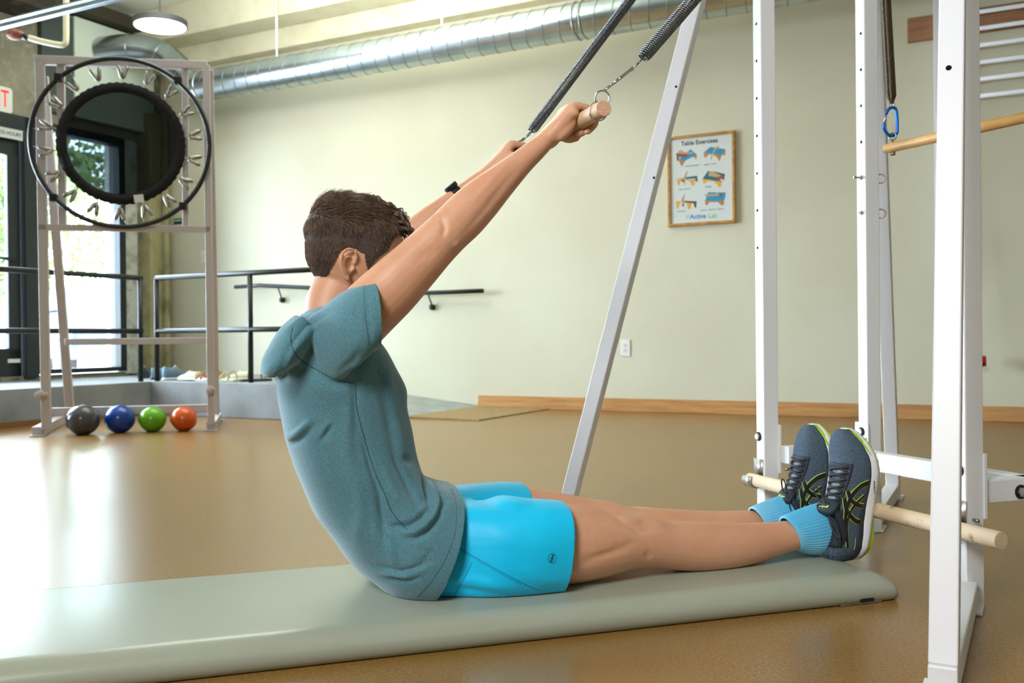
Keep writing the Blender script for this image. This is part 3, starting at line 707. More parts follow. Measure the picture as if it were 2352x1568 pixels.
bm = B(); cyl(bm, MN(1.64, 1.715, .10+.09), MN(1.64, 1.70, .19), .004, 8); new_obj('stud', bm, M['zinc'], tw, True)
# eye bolts on the far rear upright
for px, py, rd in ((2034, 411, .0135), (2033, 491, .0135)):
    c = P_n(px, py, 2.47)
    z = c.z; bm = B(); c = MN(1.944+PW+.020, 2.468, z)
    torus(bm, c, (MD-ND*.9).normalized(), UP, rd, .0026, 28, 8)
    tube(bm, [MN(1.944+PW-.002, 2.468, z), MN(1.944+PW+.008, 2.468, z)], .0035, 8)
    new_obj('eye_bolt', bm, M['zinc'], tw, True)
    bm = B(); p = MN(1.944, 2.468, z); cyl(bm, p, p-MD*.008, .007, 6); cyl(bm, p, p-MD*(.028 if py < 450 else .012), .003, 8); new_obj('eye_bolt_nut', bm, M['zinc'], tw)
# foot bar
fb = B(); n0, n1 = 1.596, 2.552
tube(fb, [MN(FM, n0, FZ), MN(FM, n0+.002, FZ), MN(FM, n1-.002, FZ), MN(FM, n1, FZ)], [FR-.0015, FR, FR, FR-.0015], 36, caps=False)
fbo = new_obj('foot_bar', fb, M['oldbirch'], None, True, origin=MN(FM, 2.05, FZ)); tag(fbo, 'worn pale wooden foot bar resting in steel cradles low on the white tower', 'bar')
for n_ in (n0, n1):
    bm = B(); cyl(bm, MN(FM, n_, FZ), MN(FM, n_+(.001 if n_ == n0 else -.001), FZ), FR-.0016, 36); new_obj('end_grain', bm, M['palegrain'], fbo)
# ------------------------------------------------------------------ push-through bar with spring and blue carabiner
pb0 = P_Y(2033, 342, 2.90); pb1 = P_Y(2352, 270, 2.90)
pb1 = P_z(2352, 270, pb0.z); dpb = (pb1-pb0).normalized(); pb1 = pb1+dpb*.25
bm = B(); tube(bm, [pb0, pb0+dpb*.003, pb1], [.011, .0145, .0145], 24); pbo = new_obj('push_through_bar', bm, M['bamboo'], None, True, origin=pb0)
tag(pbo, 'honey coloured wooden bar hanging from the blue carabiner at the right', 'bar')
ey = pb0+dpb*.028
bm = B(); tube(bm, [ey-UP*.019, ey+UP*.022], .003, 8); cyl(bm, ey-UP*.024, ey-UP*.014, .0075, 6); torus(bm, ey+UP*.031, dpb.lerp(MD, .3).normalized(), UP, .0105, .0026, 24, 8)
new_obj('eye_bolt', bm, M['zinc'], pbo, True)
Yc = ey.y
cb = [(2035, 262), (2042, 250), (2052, 247), (2059, 256), (2061, 300), (2056, 309), (2046, 312), (2037, 306), (2030, 294), (2031, 284)]
cc = P_Y(2046, 280, Yc)
ca = empty('carabiner', cc, 'blue carabiner with a silver gate between the bronze spring and the bar', 'carabiner')
bm = B(); pts = [Vector(p) for p in catmull([P_Y(x, y, Yc) for x, y in cb], 4)]; tube(bm, pts, .0045, 10, ref=Vector((0, 1, 0)))
new_obj('carabiner_body', bm, mat('blue_anodised', srgb(24, 104, 196), .3, metal=.7), ca, True)
bm = B(); tube(bm, [P_Y(2031, 284, Yc), P_Y(2035, 262, Yc)], .0034, 8); new_obj('gate', bm, M['chrome'], ca, True)
s0 = P_Y(2048, 238, Yc); s1 = P_Y(2034, -10, Yc); s1 = s0+(s1-s0)*3.6
bs = empty('bronze_spring', s0, 'tightly coiled bronze grey spring hanging beside the far rear upright', 'spring')
bm = B(); tube(bm, coil(s0, s1, .0135, int((s1-s0).length/.0034), 9, .25, .25, .022), .0017, 5); new_obj('coil', bm, M['bronze_spring'], bs, True)
bm = B(); torus(bm, s0-UP*.004, (1, 0, 0), UP, .0085, .002, 20, 6); new_obj('end_ring', bm, M['zinc'], bs, True)
# ------------------------------------------------------------------ roll-down bar held by the man, springs above
BM_, BZ, BR = .790, 1.058, .0165
bn0, bn1 = 1.782, 2.43
bm = B(); tube(bm, [MN(BM_, bn0, BZ), MN(BM_, bn0+.0015, BZ), MN(BM_, bn1-.0015, BZ), MN(BM_, bn1, BZ)], [BR-.001, BR, BR, BR-.001], 36, caps=False)
rb = new_obj('roll_down_bar', bm, M['birch'], None, True, origin=MN(BM_, 2.1, BZ)); tag(rb, 'pale wooden roll-down bar gripped in both hands', 'bar')
for n_, d_ in ((bn0, .0012), (bn1, -.0012)):
    bm = B(); cyl(bm, MN(BM_, n_, BZ), MN(BM_, n_+d_, BZ), BR-.0011, 36); new_obj('end_grain', bm, M['endgrain'], rb)
for sgn, nb in ((1, bn0+.028), (-1, bn1-.028)):
    bm = B(); cyl(bm, MN(BM_, nb-.012, BZ), MN(BM_, nb+.012, BZ), BR+.0009, 32) if False else None
    torus(bm, MN(BM_, nb, BZ-.0), MD, UP, BR+.0028, .0011, 36, 6); torus(bm, MN(BM_, nb+sgn*.0035, BZ), MD, UP, BR+.0024, .0009, 36, 6); new_obj('wire_keeper', bm, M['chrome'], rb, True)
    bm = B(); torus(bm, MN(BM_+.002, nb-sgn*.016, BZ+BR+.007), (MD*.9-ND*.25).normalized(), UP, .0145, .0019, 32, 8); new_obj('ring', bm, M['chrome'], rb, True)
def spring_set(nb, topx, topy, nt, lab, clab, lower):
    base_p = MN(BM_+.006, nb, BZ+BR+.022)
    st, en = lower                                # spring start point, spring end
    d = (en-st).normalized()
    sp = empty('coil_spring', st, lab, 'spring', None)
    L = (en-st).length
    bm = B(); tube(bm, coil(st, en, .0128, int(L/.0049), 10, .8, .8, .01), .00175, 6); new_obj('coil', bm, M['spring'], sp, True)
    s, u = frame(d)
    bm = B(); torus(bm, st-d*.012, s, d, .0105, .0018, 24, 6); new_obj('end_ring', bm, M['spring'], sp, True)
    bm = B(); torus(bm, en+d*.01, u, d, .0105, .0018, 24, 6); new_obj('end_ring', bm, M['spring'], sp, True)
    # swivel snap clip
    c0 = st-d*.022; c1 = base_p; dd = (c1-c0).normalized(); LL = (c1-c0).length
    s, u = frame(dd)
    sc = empty('snap_clip', c0, clab, 'clip')
    bm = B(); tube(bm, [c0+dd*.006, c0+dd*.012, c0+dd*.02, c0+dd*(LL*.35), c0+dd*(LL*.62), c0+dd*(LL*.7)], [.002, .0048, .0032, .0036, .0034, .004], 12); new_obj('barrel', bm, M['chrome'], sc, True)
    bm = B(); torus(bm, c0+dd*.004, s, dd, .0052, .0017, 18, 6); new_obj('swivel_eye', bm, M['chrome'], sc, True)
    h0 = c0+dd*LL*.68; hk = [h0, h0+s*.0075+dd*.006, h0+s*.008+dd*(LL*.22), h0+dd*(LL*.32), h0-s*.007+dd*(LL*.25), h0-s*.0075+dd*(LL*.08), h0-s*.001]
    bm = B(); tube(bm, [Vector(p) for p in catmull(hk, 4)], .0021, 8); new_obj('hook', bm, M['chrome'], sc, True)
    bm = B(); tube(bm, [h0-s*.006-dd*.018, h0-s*.0045+dd*.006], .0013, 6); cyl(bm, h0-s*.0095-dd*.012, h0-s*.004-dd*.012, .0022, 8); new_obj('thumb_latch', bm, M['chrome'], sc, True)
st = P_n(1476, 133, 1.80); e_ = P_n(1592, 0, 1.785); en = e_+(e_-st).normalized()*.95
en_near = en
spring_set(bn0+.012, 0, 0, 1.78, 'dark coil spring rising from the near end of the wooden bar', 'silver swivel snap clip under the near coil spring', (st, en))
st = P_n(1221, 300, 2.425); e_ = P_n(1447, 0, 2.44); en = e_+(e_-st).normalized()*.80
spring_set(bn1-.012, 0, 0, 2.43, 'dark coil spring behind the wrist, rising from the far end of the bar', 'silver snap clip hidden behind the wrist under the far spring', (st, en))
for e in (en_near, en):
    pass
# ------------------------------------------------------------------ padded mat
m0, m1, na, nb_ = -.72, 1.517, 1.802, 2.380
T = .062
bm = B(); NS = 40
def mat_section(m, kz=1.0, din=0.0):
    # rounded profile, softly crowned on top
    pr = []
    w0, w1 = na+din, nb_-din
    r = .030
    for (cn, cz, a0, a1) in ((w0+r, r, 270, 180), (w0+r*1.5, T*kz-r*1.0, 180, 90), (w1-r*1.5, T*kz-r*1.0, 90, 0), (w1-r, r, 0, -90)):
        for k in range(7):
            a = math.radians(a0+(a1-a0)*k/6)
            ra = r*1.5 if cz != r else r
            pr.append((cn+ra*math.cos(a), max(.0, cz*1.0+r*math.sin(a))))
    out = []
    W = (w1-w0)
    for (n, z) in pr: out.append(bm.verts.new(MN(m, n, z)))
    return out
def mat_pt(m, n, z): return MN(m, n, z)
secs = []
for d_, k_, i_ in ((0, .40, .028), (.003, .55, .016), (.010, .74, .008), (.022, .88, .003), (.045, .97, .001), (.08, 1.0, 0)):
    secs.append(mat_section(m1-d_*.9, k_, i_) if False else (m1-d_, k_, i_))
def prof(kz, din):
    w0, w1 = na+din, nb_-din; P = []
    h = T*kz; r1 = min(.026, h*.45); r2 = h-r1
    for k in range(6): a = math.radians(270-90*k/5); P.append((w0+.020+.020*math.cos(a), r1+r1*math.sin(a)))
    for k in range(1, 9): a = math.radians(180-90*k/8); P.append((w0+.052+.052*math.cos(a), r1+r2*math.sin(a)))
    for k in range(0, 8): a = math.radians(90-90*k/8); P.append((w1-.052+.052*math.cos(a), r1+r2*math.sin(a)))
    for k in range(0, 6): a = math.radians(0-90*k/5); P.append((w1-.020+.020*math.cos(a), r1+r1*math.sin(a)))
    return P
rings_ = []
SEC = [(m1-.004, .30, .016), (m1, .48, .008), (m1-.004, .66, .003), (m1-.018, .84, .0), (m1-.042, .95, 0), (m1-.075, 1.0, 0)]
SEC += [(m1-.075-(m1-.075-m0-.05)*k/30, 1.0, 0) for k in range(1, 31)]
SEC += [(m0+.02, .9, .0), (m0+.004, .66, .004), (m0, .4, .01)]
for (m, kz, din) in SEC:
    rings_.append([bm.verts.new(MN(m, n, z)) for n, z in prof(kz, din)])
for a, b in zip(rings_, rings_[1:]): bridge(bm, a, b)
cap(bm, rings_[0]); cap(bm, rings_[-1], True)
mt = new_obj('exercise_mat', fixn(bm), M['vinyl'], None, True, origin=MN(.4, 2.09, 0)); tag(mt, 'long sage grey padded vinyl mat on the cork floor under the man', 'mat')
bm = B(); mbox(bm, 1.36, 1.47, na+.006, na+.012, .001, .006); new_obj('edge_clip', bm, M['zinc'], mt)
bm = B(); mbox(bm, 1.41, 1.445, na+.0005, na+.01, .006, .014); new_obj('zip_pocket', bm, M['hole'], mt)
# ------------------------------------------------------------------ balls
for px, py, r, lab, col, n2 in ((190, 963, .106, 'dark grey exercise ball, largest and leftmost of the row', srgb(74, 76, 76), srgb(62, 64, 64)),
                           (275, 961, .099, 'blue exercise ball in the row under the white frame', srgb(16, 62, 150), srgb(14, 54, 138)),
                           (350, 962, .090, 'lime green exercise ball in the row under the white frame', srgb(104, 170, 24), srgb(94, 158, 20)),
                           (422, 961, .088, 'orange exercise ball at the right end of the row', srgb(206, 84, 24), srgb(192, 76, 20))):
    c = P_z(px, py, r*.94)
    bm = B(); res = bmesh.ops.create_icosphere(bm, subdivisions=5, radius=r)
    for v in bm.verts:
        z = v.co.z*.94
        if z < -r*.90: z = -r*.90-(z+r*.90)*.0
        v.co.z = z+r*.90
    o = new_obj('exercise_ball', bm, mat('glossy_ball_vinyl', col, .2, spec=.5, noise=(3, n2, .45, .55)), None, True)
    o.location = (c.x, c.y, 0); tag(o, lab, 'ball', 'row of exercise balls')
# ------------------------------------------------------------------ white frame with trampoline
FL = P_z(95, 1001, 0); FRt = P_z(485, 989, 0)
FE = (FRt-FL); FE.z = 0; FWd = FE.length; FE.normalize(); FG = Vector((-FE.y, FE.x, 0))
YF = FL.y
ff = empty('ladder_frame', FL, 'white steel frame on splayed feet that carries the round trampoline', 'frame')
def ffp(px, py, off=0.0):          # point on the frame's front plane (shifted back by off)
    r = ray(px, py); t = ((FL-CAMP).dot(FG)+off)/r.dot(FG); return CAMP+r*t
def fbeam(name, p0, p1, off=0.0, w=.05, d=.05, off2=None):
    bm = B(); a = ffp(*p0, off); b = ffp(*p1, off if off2 is None else off2)
    beam(bm, a, b, d, w, up=(FE if abs((b-a).normalized().z) > .7 else UP)) if False else None
    t = (b-a).normalized(); g = FG; s = t.cross(g).normalized(); g2 = s.cross(t)
    obox(bm, (a+b)/2, t, s, g2, (b-a).length/2, w/2, d/2)
    return new_obj(name, bm, M['offwhite'], ff, bevel=.004)
fbeam('front_upright', (92, 138), (107, 985), w=.055)
fbeam('front_upright', (474, 150), (485, 975), w=.045)
fbeam('inner_upright', (140, 135), (144, 522), .02, w=.045)
fbeam('inner_upright', (425, 150), (427, 522), .02, w=.04)
fbeam('top_bar', (80, 138), (476, 151), w=.055)
fbeam('middle_bar', (88, 522), (484, 527), w=.04)
fbeam('rear_leg', (100, 175), (161, 945), .05, w=.055, off2=.62)
fbeam('rear_leg', (482, 160), (497, 950), .05, w=.045, off2=.60)
fbeam('rear_bar', (150, 785), (478, 782), .38, w=.045)
fbeam('rear_low_bar', (116, 946), (480, 937), .15, w=.055)
rl = ffp(157, 955, .75); rr_ = ffp(499, 966, .62)
for a, b, w in ((FL+FE*-.02, P_z(156, 962, 0), .07), (FRt, P_z(500, 966, 0), .06)):
    a = Vector((a.x, a.y, .03)); b = Vector((b.x, b.y, .03)); bm = B(); beam(bm, a, b, w, .06); new_obj('foot_rail', bm, M['offwhite'], ff, bevel=.004)
    bm = B(); t = (b-a).normalized(); s = Vector((-t.y, t.x, 0)); obox(bm, Vector((a.x, a.y, .004))-t*.0, t, s, UP, .05, w*.6, .004); obox(bm, Vector((b.x, b.y, .004)), t, s, UP, .05, w*.6, .004); new_obj('foot_plate', bm, M['offwhite'], ff)
for px, py in ((93, 906), (483, 895)):
    p = ffp(px, py, -.03); bm = B(); cyl(bm, p-FG*.05, p+FG*.03, .028, 20); cyl(bm, p-FG*.0, p+FE*.045, .016, 12) if px < 200 else None
    new_obj('adjusting_knob', bm, M['offwhite'], ff, True)
# trampoline
TC = ffp(279, 328, -.07)
TR = .553*1.0
TR = 193/FPX*TC.y
TU = FE; TV = UP
trp = empty('mini_trampoline', TC-UP*TR, 'round black mini trampoline hung on the white frame, with silver springs', 'trampoline')
bm = B(); torus(bm, TC, TU, TV, TR, .0155, 96, 10); new_obj('rim', bm, M['black'], trp, True)
r_in, r_out = 117/FPX*TC.y, 140/FPX*TC.y
tc2 = TC+UP*(-.004)
see_through = bpy.data.materials.new('see_through_black_mesh'); see_through.use_nodes = True
nt = see_through.node_tree; nt.nodes.clear(); o_ = nt.nodes.new('ShaderNodeOutputMaterial'); t_ = nt.nodes.new('ShaderNodeBsdfTransparent'); d_ = nt.nodes.new('ShaderNodeBsdfDiffuse'); a_ = nt.nodes.new('ShaderNodeMixShader')
t_.inputs[0].default_value = (.30, .33, .34, 1); d_.inputs[0].default_value = (.012, .013, .014, 1); a_.inputs[0].default_value = .25
nt.links.new(t_.outputs[0], a_.inputs[1]); nt.links.new(d_.outputs[0], a_.inputs[2]); nt.links.new(a_.outputs[0], o_.inputs[0])
bm = B(); v = ring(bm, tc2-FG*.004, TU, TV, r_in+.01, r_in+.01, 96); v2 = ring(bm, tc2+FG*.004, TU, TV, r_in+.01, r_in+.01, 96); loft(bm, [v, v2]); new_obj('bed', fixn(bm), see_through, trp)
bm = B(); Nn_ = 216; a_ = []; b_ = []; c_ = []
for i in range(Nn_):
    t = 2*PI*i/Nn_; e = TU*math.cos(t)+TV*math.sin(t)
    rr = r_out+.003*math.cos(t*54)
    a_.append(bm.verts.new(tc2+e*r_in-FG*.006)); b_.append(bm.verts.new(tc2+e*(r_in+r_out)/2-FG*(.013+.0015*math.cos(t*54)))); c_.append(bm.verts.new(tc2+e*rr-FG*.002))
d_ = [bm.verts.new(v.co+FG*.012) for v in c_]; e_ = [bm.verts.new(v.co+FG*.012) for v in a_]
for x, y in ((a_, b_), (b_, c_), (c_, d_), (d_, e_), (e_, a_)): bridge(bm, x, y)
new_obj('skirt', fixn(bm), mat('black_cordura', srgb(8, 8, 9), .85), trp, True)
for i in range(18):
    t0 = 2*PI*(i+.42)/18
    root = tc2+(TU*math.cos(t0)+TV*math.sin(t0))*(r_out+.012)
    bm = B()
    torus(bm, root, (TU*math.cos(t0)+TV*math.sin(t0)), FG, .010, .0025, 14, 5); new_obj('anchor_ring', bm, M['brushed'], trp, True)
    for dt in (-.074, .074):
        e = TC+(TU*math.cos(t0+dt)+TV*math.sin(t0+dt))*(TR-.008)
        d = (e-root); p = root+d*.08; q_ = root+d*.74
        bm = B(); tube(bm, [p, p+d*.05, p+d*.12, q_-d*.12, q_-d*.05, q_], [.004, .010, .0135, .0135, .010, .004], 10)
        tube(bm, [q_, e], .0016, 5); tube(bm, [root, p], .0016, 5)
        new_obj('spring', bm, M['zinc'], trp, True)
for ang in (50, 133, 222, 313):
    a = math.radians(ang); p = TC+(TU*math.cos(a)+TV*math.sin(a))*(TR+.004); t = (TU*-math.sin(a)+TV*math.cos(a))
    bm = B(); obox(bm, p, TU, TV, FG, .024, .024, .03); new_obj('leg_clamp', bm, M['rubber'], trp, bevel=.006)
lc = ffp(319, 456, -.10)
bm = B(); obox(bm, lc, (TU+TV*.12).normalized(), (TV-TU*.12).normalized(), FG, .030, .026, .001); tgq = new_obj('care_label', bm, M['paper'], trp)
# ------------------------------------------------------------------ footwear left on the walkway
def low_shoe(name, label, p, ang, L, h, col, sole, open_=False, group='shoes left on the walkway'):
    c = Matrix.Rotation(ang, 3, 'Z'); t = empty(name, p, label, 'shoe' if name != 'sandal' else 'sandal', group)
    X = c @ Vector((1, 0, 0)); Yv = c @ Vector((0, 1, 0)); p = Vector(p)
    W = [(0, .024), (.1, .034), (.3, .036), (.5, .042), (.7, .048), (.88, .042), (1.0, .016)]
    bm = B(); rs = []
    for x, w in W:
        r0 = ring(bm, p+X*(x-.5)*L+UP*.012, Yv, UP, w, .012, 12, 3.5); rs.append(r0)
    loft(bm, rs); new_obj('sole', fixn(bm), sole, t, True)
    if not open_:
        bm = B(); rs = []
        for x, w, z in ((.03, .026, h*.95), (.12, .034, h*.9), (.3, .034, h*.85), (.42, .036, h*.95), (.6, .042, h*.62), (.8, .042, h*.42), (.96, .022, h*.25)):
            rs.append(ring(bm, p+X*(x-.5)*L+UP*(.02+z/2-.01), Yv, UP, w, z/2+.004, 14, 2.6))
        loft(bm, rs); new_obj('upper', fixn(bm), col, t, True)
        bm = B()
        for k in range(4): 
            x = .42+.07*k; zz = h*(.95-.28*k*.6)+.022
            tube(bm, [p+X*(x-.5)*L-Yv*.022+UP*(zz-.008), p+X*(x-.5)*L+UP*zz, p+X*(x-.5)*L+Yv*.022+UP*(zz-.008)], .003, 5)
        new_obj('laces', bm, M['paper'], t, True)
    else:
        for x, hh in ((.28, h*1.1), (.68, h*.8), (.8, h*.6)):
            bm = B()
            arc = [p+X*(x-.5)*L+Yv*.044*math.cos(a)+UP*(.015+hh*math.sin(a)) for a in [PI*k/10 for k in range(11)]]
            tube(bm, arc, .008, 6, flat=.5, ref=X)
            new_obj('strap', bm, col, t, True)
    return t
bl = mat('blue_grey_mesh', srgb(96, 122, 138), .8); be = mat('beige_canvas', srgb(206, 200, 168), .8); ta = mat('tan_leather', srgb(176, 122, 74), .6); bk = mat('dark_strap', srgb(50, 46, 42), .6)
ws = mat('white_sole', srgb(220, 222, 220), .6); nv = mat('navy_sole', srgb(34, 48, 70), .6)
def shoe_at(px, py): return P_z(px, py, .262)
low_shoe('sneaker', 'blue grey sneaker beside the rail corner post on the walkway', shoe_at(384, 871), .5, .28, .10, bl, nv)
low_shoe('sneaker', 'blue grey sneaker with pale laces lying second from the corner post', shoe_at(408, 872), .8, .28, .11, bl, ws)
low_shoe('sneaker', 'flat beige canvas shoe left of the right frame leg', shoe_at(434, 873), 2.6, .27, .07, be, ws)
low_shoe('sandal', 'tan strapped sandal just left of the right frame leg', shoe_at(468, 875), 2.2, .25, .06, ta, ws, True)
low_shoe('sneaker', 'small tan shoe just right of the white frame leg', shoe_at(499, 870), 1.2, .22, .09, ta, be)
low_shoe('sandal', 'beige strapped sandal left of the middle rail post', shoe_at(525, 876), 2.4, .27, .07, be, be, True)
low_shoe('sneaker', 'olive beige canvas shoe right against the middle rail post', shoe_at(549, 873), 2.8, .26, .07, be, be)
low_shoe('sandal', 'dark looped sandal right of the middle rail post', shoe_at(588, 876), .4, .26, .075, bk, bk, True)
low_shoe('sneaker', 'dark navy shoe at the foot of the tan column', shoe_at(330, 868), 1.7, .26, .10, nv, nv)
# ================================================================== the man
M['skin'] = mat('warm_skin', srgb(210, 158, 126), .45, spec=.35, sss=.12, noise=[(9, srgb(202, 146, 114), .42, .8, 4), (50, srgb(204, 150, 118), .5, .9, 3)], bump=(180, .10, .001))
M['shirt'] = mat('heather_teal_jersey', srgb(74, 119, 131), .85, spec=.2, sheen=.35, noise=[(1250, srgb(112, 158, 168), .48, .62, 2), (1000, srgb(42, 80, 92), .52, .66, 2)], bump=(500, .15, .0008))
M['shorts'] = mat('bright_cyan_polyester', srgb(0, 200, 248), .5, spec=.35, sheen=.1, noise=(5, srgb(0, 192, 240), .4, .6))
M['hair'] = mat('brown_hair', srgb(92, 75, 62), .6, spec=.3, noise=(120, srgb(124, 100, 82), .45, .7, 3))
M['hairbase'] = mat('brown_hair_base', srgb(68, 56, 47), .8)
NS_ = 2.11                                             # sagittal plane of head and trunk
def mirn(p, c=NS_):
    p = Vector(p); n = p.dot(ND); return p+ND*(2*(c-n))
def station_ring(bm, c, u, v, ru, rv, n=28, e=2.2):
    return ring(bm, c, u, v, ru, rv, n, e)
def piece(bm_all, rings_data, n=28):
    """rings_data: list of (c,u,v,ru,rv,e). closed loft with outward normals added to bm_all"""
    b = bmesh.new(); rs = [ring(b, d[0], d[1], d[2], d[3], d[4], n, d[5] if len(d) > 5 else 2.1) for d in rings_data]
    loft(b, rs); bmesh.ops.recalc_face_normals(b, faces=b.faces)
    me = bpy.data.meshes.new('t'); b.to_mesh(me); b.free(); bm_all.from_mesh(me); bpy.data.meshes.remove(me)
def ball(bm_all, c, r, sc=(1, 1, 1), axes=None):
    b = bmesh.new(); bmesh.ops.create_uvsphere(b, u_segments=20, v_segments=14, radius=1)
    ax = axes or (Vector((1, 0, 0)), Vector((0, 1, 0)), Vector((0, 0, 1)))
    for v in b.verts: v.co = Vector(c)+(ax[0]*v.co.x*sc[0]+ax[1]*v.co.y*sc[1]+ax[2]*v.co.z*sc[2])*r
    bmesh.ops.recalc_face_normals(b, faces=b.faces)
    me = bpy.data.meshes.new('t'); b.to_mesh(me); b.free(); bm_all.from_mesh(me); bpy.data.meshes.remove(me)
def limb(bm_all, st, k=4, n=24, lat=ND, e=2.05):
    """st: (x,y,z, r_plane, r_lateral) -> smooth tapered tube"""
    C = catmull(st, k); P = [Vector(c[:3]) for c in C]; out = []
    for i, p in enumerate(P):
        t = (P[min(i+1, len(P)-1)]-P[max(i-1, 0)]).normalized()
        u = (lat-t*lat.dot(t)).normalized(); v = t.cross(u)
        out.append((p, u, v, C[i][4], C[i][3], e))
    piece(bm_all, out, n)
def remesh(bm, name, vox, smooth_it=4, fac=.5):
    me = bpy.data.meshes.new(name); bm.to_mesh(me); bm.free()
    o = bpy.data.objects.new(name+'_tmp', me); COL.objects.link(o)
    m_ = o.modifiers.new('r', 'REMESH'); m_.mode = 'VOXEL'; m_.voxel_size = vox; m_.use_smooth_shade = True
    s_ = o.modifiers.new('s', 'SMOOTH'); s_.iterations = smooth_it; s_.factor = fac
    dg = bpy.context.evaluated_depsgraph_get(); dg.update()
    r = bpy.data.meshes.new_from_object(o.evaluated_get(dg)); bpy.data.objects.remove(o); bpy.data.meshes.remove(me)
    return r
def add_mesh(name, me, m, parent):
    me.name = name; me.materials.clear(); me.materials.append(m)
    me.polygons.foreach_set('use_smooth', [True]*len(me.polygons))
    o = bpy.data.objects.new(name, me); COL.objects.link(o)
    if parent is not None: o.parent = parent; o.matrix_parent_inverse = Matrix.Translation(-parent.location)
    return o
def get_co(me):
    a = np.empty(len(me.vertices)*3); me.vertices.foreach_get('co', a); return a.reshape(-1, 3)
def get_no(me):
    a = np.empty(len(me.vertices)*3); me.vertex_normals.foreach_get('vector', a); return a.reshape(-1, 3)
def set_co(me, a): me.vertices.foreach_set('co', a.ravel()); me.update()
MDn, NDn = np.array(MD), np.array(ND)
GAIN = 1.0
def crease(me, lines, nside=None, ref_n=1.93):
    """lines: (pixel polyline, amplitude, width, softness side) -> raise/lower the cloth along them (near side or whole)"""
    co = get_co(me); no = get_no(me); mm = co@MDn; zz = co[:, 2]; nn = co@NDn
    tot = np.zeros(len(co))
    for ln in lines:
        pts, amp, w = ln[0], ln[1], ln[2]
        rn = ln[3] if len(ln) > 3 else ref_n
        P = [P_n(x, y, rn) for x, y in pts]; Q = np.array([(p.dot(MD), p.z) for p in P])
        best = np.full(len(co), 1e9); endf = np.ones(len(co))
        L = np.cumsum([0]+[np.hypot(*(Q[i+1]-Q[i])) for i in range(len(Q)-1)]); LT = L[-1]
        for i in range(len(Q)-1):
            a, b = Q[i], Q[i+1]; d = b-a; l2 = (d**2).sum()
            t = np.clip(((mm-a[0])*d[0]+(zz-a[1])*d[1])/l2, 0, 1)
            dist = np.hypot(mm-a[0]-t*d[0], zz-a[1]-t*d[1])
            s = (L[i]+t*math.sqrt(l2))/LT
            m_ = dist < best
            best = np.where(m_, dist, best); endf = np.where(m_, np.sin(np.pi*np.clip(s, 0.02, .98))**.6, endf)
        side = 1/(1+np.exp((nn-NS_+.02)/.02))      # only the half nearer the camera
        tot += amp*np.exp(-(best/w)**2)*endf*side
    set_co(me, co+no*(tot*GAIN)[:, None])
# ------------------------------------------------------------------ head
HO = P_n(815, 588, NS_)
hp = math.radians(-7)
HF = (MD*math.cos(hp)+UP*math.sin(hp)).normalized(); HU = (UP*math.cos(hp)-MD*math.sin(hp)).normalized(); HR = ND   # forward, up, left side (away from the camera)
def HP(f, r, u): return HO+HF*f+HR*r+HU*u
HS = [(.114, -.025, .020, .018), (.110, -.052, .042, .038), (.098, -.078, .070, .058), (.076, -.094, .088, .069), (.046, -.103, .100, .0755), (.014, -.104, .100, .078), (-.012, -.100, .094, .077), (-.030, -.092, .088, .073),
      (-.048, -.080, .091, .068), (-.066, -.062, .093, .063), (-.085, -.040, .092, .056), (-.102, -.018, .088, .047), (-.118, .010, .088, .037), (-.130, .040, .080, .022)]
def head_rings(off=0.0):
    out = []
    for u, b0, f0, w in HS:
        b_, f_ = b0-off, f0+off
        uu = u+(off if u > .08 else 0)
        c = HP((b_+f_)/2, 0, uu); out.append((c, HF, HR, (f_-b_)/2, w+off, 2.25))
    return out
body = bmesh.new()
piece(body, head_rings(), 36)
# nose, brow, lips, chin
piece(body, [(HP(.088, 0, .012), HR, HF, .009, .010), (HP(.096, 0, -.005), HR, HF, .009, .011), (HP(.103, 0, -.022), HR, HF, .011, .013), (HP(.108, 0, -.036), HR, HF, .015, .014), (HP(.100, 0, -.045), HR, HF, .012, .010)], 14)
for s in (-1, 1):
    ball(body, HP(.096, s*.011, -.040), .008)
    ball(body, HP(.086, s*.032, .014), .014, (1.0, 1.7, .55), (HF, HR, HU))
    ball(body, HP(.064, s*.042, -.032), .013, (1.0, 1.2, .9), (HF, HR, HU))
ball(body, HP(.090, 0, -.066), .010, (1.0, 2.1, .55), (HF, HR, HU))
ball(body, HP(.089, 0, -.077), .010, (1.0, 1.9, .6), (HF, HR, HU))
ball(body, HP(.080, 0, -.112), .015, (1.0, 1.5, .8), (HF, HR, HU))
# ears: helix rim, antihelix, tragus, lobe
def ear(side):
    sx = side                        # -1 near the camera, +1 far
    def E(f, u, o): return HP(-.022+f*.92, sx*(.0755+o*.72), -.030+u*.92)
    hel = [E(.012, .006, .004), E(.015, .022, .010), E(.008, .034, .014), E(-.006, .037, .017), E(-.017, .028, .019), E(-.021, .010, .018), E(-.018, -.008, .014), E(-.011, -.022, .010), E(-.003, -.031, .007), E(.005, -.030, .004)]
    b = bmesh.new(); tube(b, [Vector(p) for p in catmull(hel, 4)], [.0036]*(len(hel)*4-3), 8, ref=HR); bmesh.ops.recalc_face_normals(b, faces=b.faces)
    anti = [E(.002, .020, .009), E(-.009, .018, .012), E(-.012, .004, .012), E(-.008, -.010, .010), E(-.001, -.016, .008)]
    tube(b, [Vector(p) for p in catmull(anti, 4)], [.0032]*(len(anti)*4-3), 8, ref=HR)
    tube(b, [E(.012, -.002, .005), E(.010, -.010, .007)], [.004, .003], 8)
    me = bpy.data.meshes.new('t'); b.to_mesh(me); b.free(); body.from_mesh(me); bpy.data.meshes.remove(me)
    ball(body, E(-.001, -.029, .005), .0062, (1.0, .5, 1.2), (HF, HR, HU))
    ball(body, E(-.004, .002, -.001), .010, (1.75, .45, 2.5), (HF, HR, HU))
